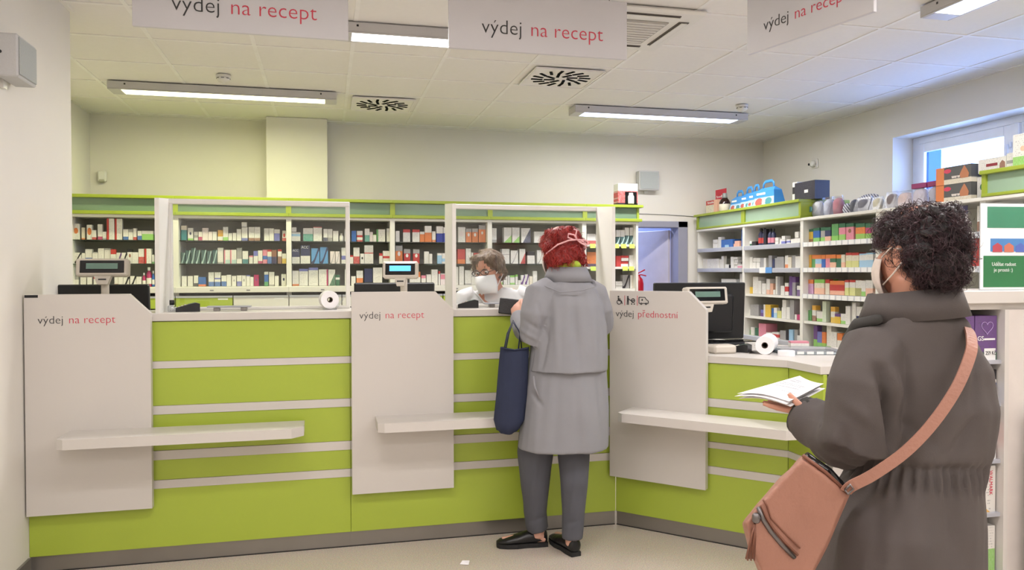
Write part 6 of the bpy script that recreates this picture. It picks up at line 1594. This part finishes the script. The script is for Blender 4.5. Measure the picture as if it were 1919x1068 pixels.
b.tube([sl, el, wl], [.05, .045, .028], 12); b.tube([sr, er, wr], [.045, .042, .028], 12)
hand_parts(b, K(1540, 778, .11), (-.75, .6, .06), (.0, .0, 1), (-.2, -.6, 0), .10, thumb=(.75, .3, .75)); hand_parts(b, wr, (-.8, .5, .2), (0, 0, 1), (0, -1, .2), .5)
C_.blob(b, 'body', 'skin_warm', .005, 3)
for sx in (-1, 1): shoe(C_, (-.01+sx*.085, -.03), (-.01+sx*.095, .22))
C_.blob(MB().tube([(-.095, .03, .70), (-.095, .02, .42), (-.095, .04, .08)], [.10, .085, .07], 16).tube([(.075, .03, .70), (.075, .02, .42), (.075, .04, .08)], [.10, .085, .07], 16).rings([(-.01, .03, .64, .155, .125), (-.01, .03, .78, .15, .12)]), 'trousers', 'trouser_black', .01, 4)
# parka
b = MB(); b.rings([rc(1686, 168, 1160, .02, .205), rc(1678, 156, 1075, .02, .195), rc(1690, 140, 980, .02, .185), rc(1710, 114, 905, .02, .158), rc(1720, 106, 880, .02, .15), rc(1730, 112, 840, .02, .160), rc(1732, 116, 760, .02, .165), rc(1724, 116, 690, .02, .150), rc(1714, 104, 640, .02, .125), rc(1718, 88, 606, .01, .10), rc(1718, 74, 588, .01, .085)])
b.tube([K(1690, 650, .0), sl, K(1620, 730, -.05), el, K(1575, 822, .02), K(1532, 800, .09), K(1508, 783, .135)], [.07, .088, .092, .092, .080, .066, .058], 22)
b.tube([K(1755, 652, .05), sr, K(1795, 725, .10), er, wr-Vector((.02, .02, 0))], [.07, .074, .074, .070, .055], 20)
cr = [(K(1650, 700, -.13), K(1690, 850, -.15), -.045, .015), (K(1668, 690, -.13), K(1700, 760, -.15), .010, .016), (K(1585, 800, -.13), K(1560, 850, -.10), .010, .014), (K(1545, 790, -.0), K(1575, 860, -.08), -.008, .012),
      (K(1640, 885, -.14), K(1840, 885, -.10), -.016, .016), (K(1600, 760, -.14), K(1640, 800, -.15), .008, .016), (K(1680, 900, -.15), K(1660, 1060, -.19), -.012, .02), (K(1730, 900, -.16), K(1735, 1060, -.20), .008, .025),
      (K(1790, 900, -.14), K(1800, 1060, -.17), -.009, .022), (K(1700, 640, -.12), K(1660, 680, -.12), .008, .018), (K(1780, 860, -.14), K(1830, 780, -.10), -.010, .014), (K(1760, 840, -.15), K(1700, 790, -.16), -.008, .014), (K(1820, 640, -.05), K(1810, 760, -.08), -.010, .014)]
def cinch(co, n):
    z0 = K(1740, 885).z; q = math.exp(-((co.z-z0)/.03)**2); return .009*q*math.sin(math.atan2(co.y, co.x-.05)*34)+fold_noise(.016, 7, 4, 9., .4)(co, n)
pk = C_.blob(b, 'parka', 'coat_olive', .0065, 4, creases(cr, cinch))
# cuff lining and collar
C_.put(MB().tube([K(1516, 788, .125), K(1503, 780, .145)], [.060, .056], 20), 'cuff', 'coat_olive_dark', pk)
cc = K(1712, 583, .02); cp = []
for k in range(19):
    a = R(128+k*17.2); cp.append(cc+Vector((.104*math.cos(a)+.0, .092*math.sin(a), .016+.012*math.cos(a+.4))))
band(C_, cp, -.040, .030, .017, 'collar', 'coat_olive', pk, n=(cc.x, cc.y))
cl2 = [cc+Vector((.084*math.cos(R(128+k*17.2)), .074*math.sin(R(128+k*17.2)), .018)) for k in range(19)]
C_.put(MB().tube(cl2, .016, 8), 'collar_lining', 'coat_olive_dark', pk)
C_.put(MB().tube([K(1648, 600, -.06), K(1610, 612, .02), K(1592, 640, .06), K(1585, 670, .08)], [.012, .02, .018, .012], 10), 'front_edge', 'coat_olive_dark', pk)
# dense dark curls
b = MB(); M3_ = TC.to_3x3().to_4x4()
for c, r_ in (((0, .030, .030), (.082, .092, .082)), ((0, .058, -.03), (.074, .062, .066)), ((0, -.012, .060), (.080, .082, .056)), ((.05, .045, -.005), (.038, .05, .05)), ((-.05, .045, -.0), (.038, .05, .05))): b.ell(TC @ Vector(c), r_, M=M3_)
rgh = random.Random(9)
for k in range(60):
    a, z_ = rgh.uniform(-2.5, 2.5), rgh.uniform(-.07, .10); rad_ = .082*math.sqrt(max(.1, 1-(z_/.15)**2)); y_ = rad_*math.cos(a)
    if (y_ < .0 and z_ < .035) or (abs(math.sin(a)) > .7 and z_ < .03): continue
    b.ell(TC @ Vector((rad_*math.sin(a), .026+y_*1.04, .015+z_*.85)), (.019, .019, .016), M=M3_, seg=10, rings=6)
hC = C_.blob(b, 'hair', 'hair_dark', .0045, 2, fold_noise(.012, 36, 36, 2., .6))
strands(C_, hC, 'curls', 'hair_dark_strand', 5200, .036, .0011, lambda co, n: Vector((noise.noise(co*26)*1.4, noise.noise(co*26+Vector((5, 0, 0)))*1.4, -.7)), 1.3, 8, lift=.008, steps=6)
mC = mask_mesh(C_, TC, 'mask_cloth', .014, sc=1.03)
for sx in (-1, 1):
    ear_loop(C_, TC, sx, 'mask_cloth', mC, [(.073, -.045, -.01), (.083, -.01, .012), (.086, .022, .006)]); ear_loop(C_, TC, sx, 'mask_cloth', mC, [(.066, -.05, -.08), (.082, -.008, -.055), (.086, .022, -.028)])
C_.put(MB().tube([TC @ Vector((.032, -.094, .008)), TC @ Vector((.058, -.09, .014)), TC @ Vector((.080, -.05, .014)), TC @ Vector((.082, .012, .010))], .0016, 6).tube([TC @ Vector((-.032, -.094, .008)), TC @ Vector((-.058, -.09, .014)), TC @ Vector((-.080, -.05, .014)), TC @ Vector((-.082, .012, .010))], .0016, 6), 'glasses', 'glasses_frame')
# papers in the left hand
Pp = thing('paper_sheets', 'folded white printed sheets held by the dark haired customer', 'papers', C_.M @ K(1470, 745, .2))
def sheet(dz, dx, name):
    c4 = [K(1383+dx, 740+dz, .26), K(1480+dx, 756+dz, .10), K(1545+dx, 722+dz, .16), K(1500+dx, 707+dz, .36)]; nu = 8; vs = []; fs = []
    for lay in (0, .0012):
        for j in range(nu+1):
            for i in range(nu+1):
                u, v = i/nu, j/nu; p = (c4[0]*(1-u)+c4[1]*u)*(1-v)+(c4[3]*(1-u)+c4[2]*u)*v
                vs.append(C_.M @ (p+Vector((0, 0, lay+.010*math.sin(u*3.1)*(1-v)-.012*u*(1-u)*4*v*.4))))
    n1 = (nu+1)**2
    for lay in (0, 1):
        for j in range(nu):
            for i in range(nu): a = lay*n1+j*(nu+1)+i; fs.append((a, a+1, a+nu+2, a+nu+1))
    for i in range(nu):
        for a in ((i, i+1), (nu*(nu+1)+i, nu*(nu+1)+i+1), (i*(nu+1), (i+1)*(nu+1)), (i*(nu+1)+nu, (i+1)*(nu+1)+nu)): fs.append((a[0], a[1], n1+a[1], n1+a[0]))
    o = MB().add(vs, fs, True).build(name, 'paper', Pp)
    return c4, o
c4, o_ = sheet(0, 0, 'sheet'); sheet(5, -5, 'sheet'); sheet(9, 3, 'sheet')
def on_sheet(u, v, h=.0028): p = (c4[0]*(1-u)+c4[1]*u)*(1-v)+(c4[3]*(1-u)+c4[2]*u)*v; return C_.M @ (p+Vector((0, 0, h+.010*math.sin(u*3.1)*(1-v)-.012*u*(1-u)*4*v*.4)))
for v0, u0, u1 in ((.84, .1, .42), (.78, .1, .5), (.66, .1, .8), (.6, .1, .75), (.5, .1, .8), (.3, .55, .9)):
    MB().add([on_sheet(u0, v0), on_sheet((u0+u1)/2, v0), on_sheet(u1, v0), on_sheet(u1, v0+.014), on_sheet((u0+u1)/2, v0+.014), on_sheet(u0, v0+.014)], [(0, 1, 4, 5), (1, 2, 3, 4)]).build('print_line', mat('ink_grey', (150,150,160), .7), o_)
# tan shoulder bag
Hb = thing('shoulder_bag', 'tan leather shoulder bag with long strap hanging at the hip of the dark haired customer', 'bag', C_.M @ K(1490, 1080, -.16))
def bagp(px, py, y): return C_.M @ K(px, py, y)
out = [(1506, 856), (1552, 890), (1594, 930), (1566, 1000), (1538, 1060), (1512, 1112), (1470, 1125), (1428, 1085), (1404, 1030), (1394, 985), (1420, 948), (1462, 902)]
mb = MB(); n = len(out); vs = []
for y_, sc_ in ((-.20, .93), (-.17, 1.0), (-.10, 1.0), (-.07, .95)):
    for px, py in out: vs.append(K(1490+(px-1490)*sc_, 990+(py-990)*sc_, y_+.02*(px-1490)/100))
fs = [tuple(range(n)), tuple(3*n+k for k in range(n))]+[(i*n+k, i*n+(k+1) % n, (i+1)*n+(k+1) % n, (i+1)*n+k) for i in range(3) for k in range(n)]
mb.add(vs, fs); raw = C_.blob(mb, 'bag_body', 'bag_tan', .0045, 5, creases([(K(1480, 940, -.2), K(1530, 1010, -.2), -.004, .02)], fold_noise(.004, 14, 10, 2.)))
raw.parent = Hb; WM[raw.name] = wm(Hb); raw.data.transform(wm(Hb).inverted() @ C_.M)
def bpart(mb_, nm, m, par=None): return mb_.build(nm, m, par or Hb)
bpart(MB().tube([bagp(1507, 857, -.185), bagp(1550, 889, -.175), bagp(1592, 928, -.165)], .0045, 8), 'rim_piping', 'bag_tan_dark')
bpart(MB().tube([bagp(1512, 858, -.13), bagp(1552, 890, -.125), bagp(1590, 926, -.12)], [.012, .016, .010], 10), 'opening', 'black_gloss')
zp = [(1423, 955), (1432, 978), (1446, 1000), (1466, 1024), (1492, 1050)]
bpart(MB().tube([bagp(a, c, -.2035+.02*(a-1490)/100) for a, c in zp], .0052, 8), 'zip', 'zip_metal'); bpart(MB().tube([bagp(a+6, c-5, -.2025+.02*(a-1490)/100) for a, c in zp], .003, 8), 'zip_lip', 'bag_tan_dark')
bpart(MB().tube([bagp(a, c, -.2025+.02*(a-1490)/100) for a, c in ((1432, 940), (1440, 952), (1447, 975), (1470, 1000), (1502, 1032))], .0022, 6), 'pocket_seam', 'bag_tan_dark')
ts = bpart(MB().lathe([(.006, 0), (.009, .004), (.009, .018), (.006, .022)], bagp(1419, 984, -.225), 10), 'tassel_bead', 'zip_metal')
for k in range(6): bpart(MB().tube([bagp(1417, 985, -.222), bagp(1410+k*1.6, 1010, -.228+.004*(k % 3)), bagp(1400+k*3.2, 1052+3*(k % 2), -.226+.004*(k % 2))], .0032, 6, flat=.5), 'tassel_strand', 'bag_tan_dark', ts)
bpart(MB().tube([bagp(1418, 983, -.215), bagp(1428, 972, -.215)], .004, 6), 'zip_pull', 'zip_metal')
sp = [(1588, 925, -.185), (1600, 914, -.20), (1640, 893, -.205), (1700, 850, -.20), (1752, 795, -.192), (1795, 730, -.18), (1820, 668, -.155), (1822, 638, -.115), (1816, 618, -.06), (1812, 610, -.02)]
def ribbon(pts, w, th, nm, m):
    P_ = [bagp(*q) for q in pts]; vs = []; fs = []; k = len(P_)
    fwv = C_.M.to_3x3() @ Vector((.25, 1, 0)).normalized()
    for i, p in enumerate(P_):
        t_ = (P_[min(i+1, k-1)]-P_[max(i-1, 0)]).normalized(); s_ = t_.cross(fwv).normalized(); nrm_ = s_.cross(t_)
        vs += [p+s_*w+nrm_*th, p-s_*w+nrm_*th, p-s_*w-nrm_*th, p+s_*w-nrm_*th]
    for i in range(k-1):
        for j in range(4): fs.append((i*4+j, i*4+(j+1) % 4, (i+1)*4+(j+1) % 4, (i+1)*4+j))
    fs += [(0, 1, 2, 3), tuple((k-1)*4+j for j in range(4))]
    return MB().add(vs, fs, False).build(nm, m, Hb)
def smooth_pts(pts, n=5):
    out_ = []
    for i in range(len(pts)-1):
        p0, p1, p2, p3 = (pts[max(i-1, 0)], pts[i], pts[i+1], pts[min(i+2, len(pts)-1)])
        for j in range(n):
            t_ = j/n; out_.append(tuple(.5*(2*b_+(c_-a_)*t_+(2*a_-5*b_+4*c_-d_)*t_*t_+(3*b_-a_-3*c_+d_)*t_**3) for a_, b_, c_, d_ in zip(p0, p1, p2, p3)))
    return out_+[pts[-1]]
ribbon(smooth_pts(sp), .013, .0025, 'strap', 'bag_tan')
bpart(MB().tube([bagp(1586, 922, -.205), bagp(1596, 912, -.208), bagp(1602, 920, -.208), bagp(1592, 930, -.205), bagp(1586, 922, -.205)], .003, 6), 'ring', 'zip_metal')
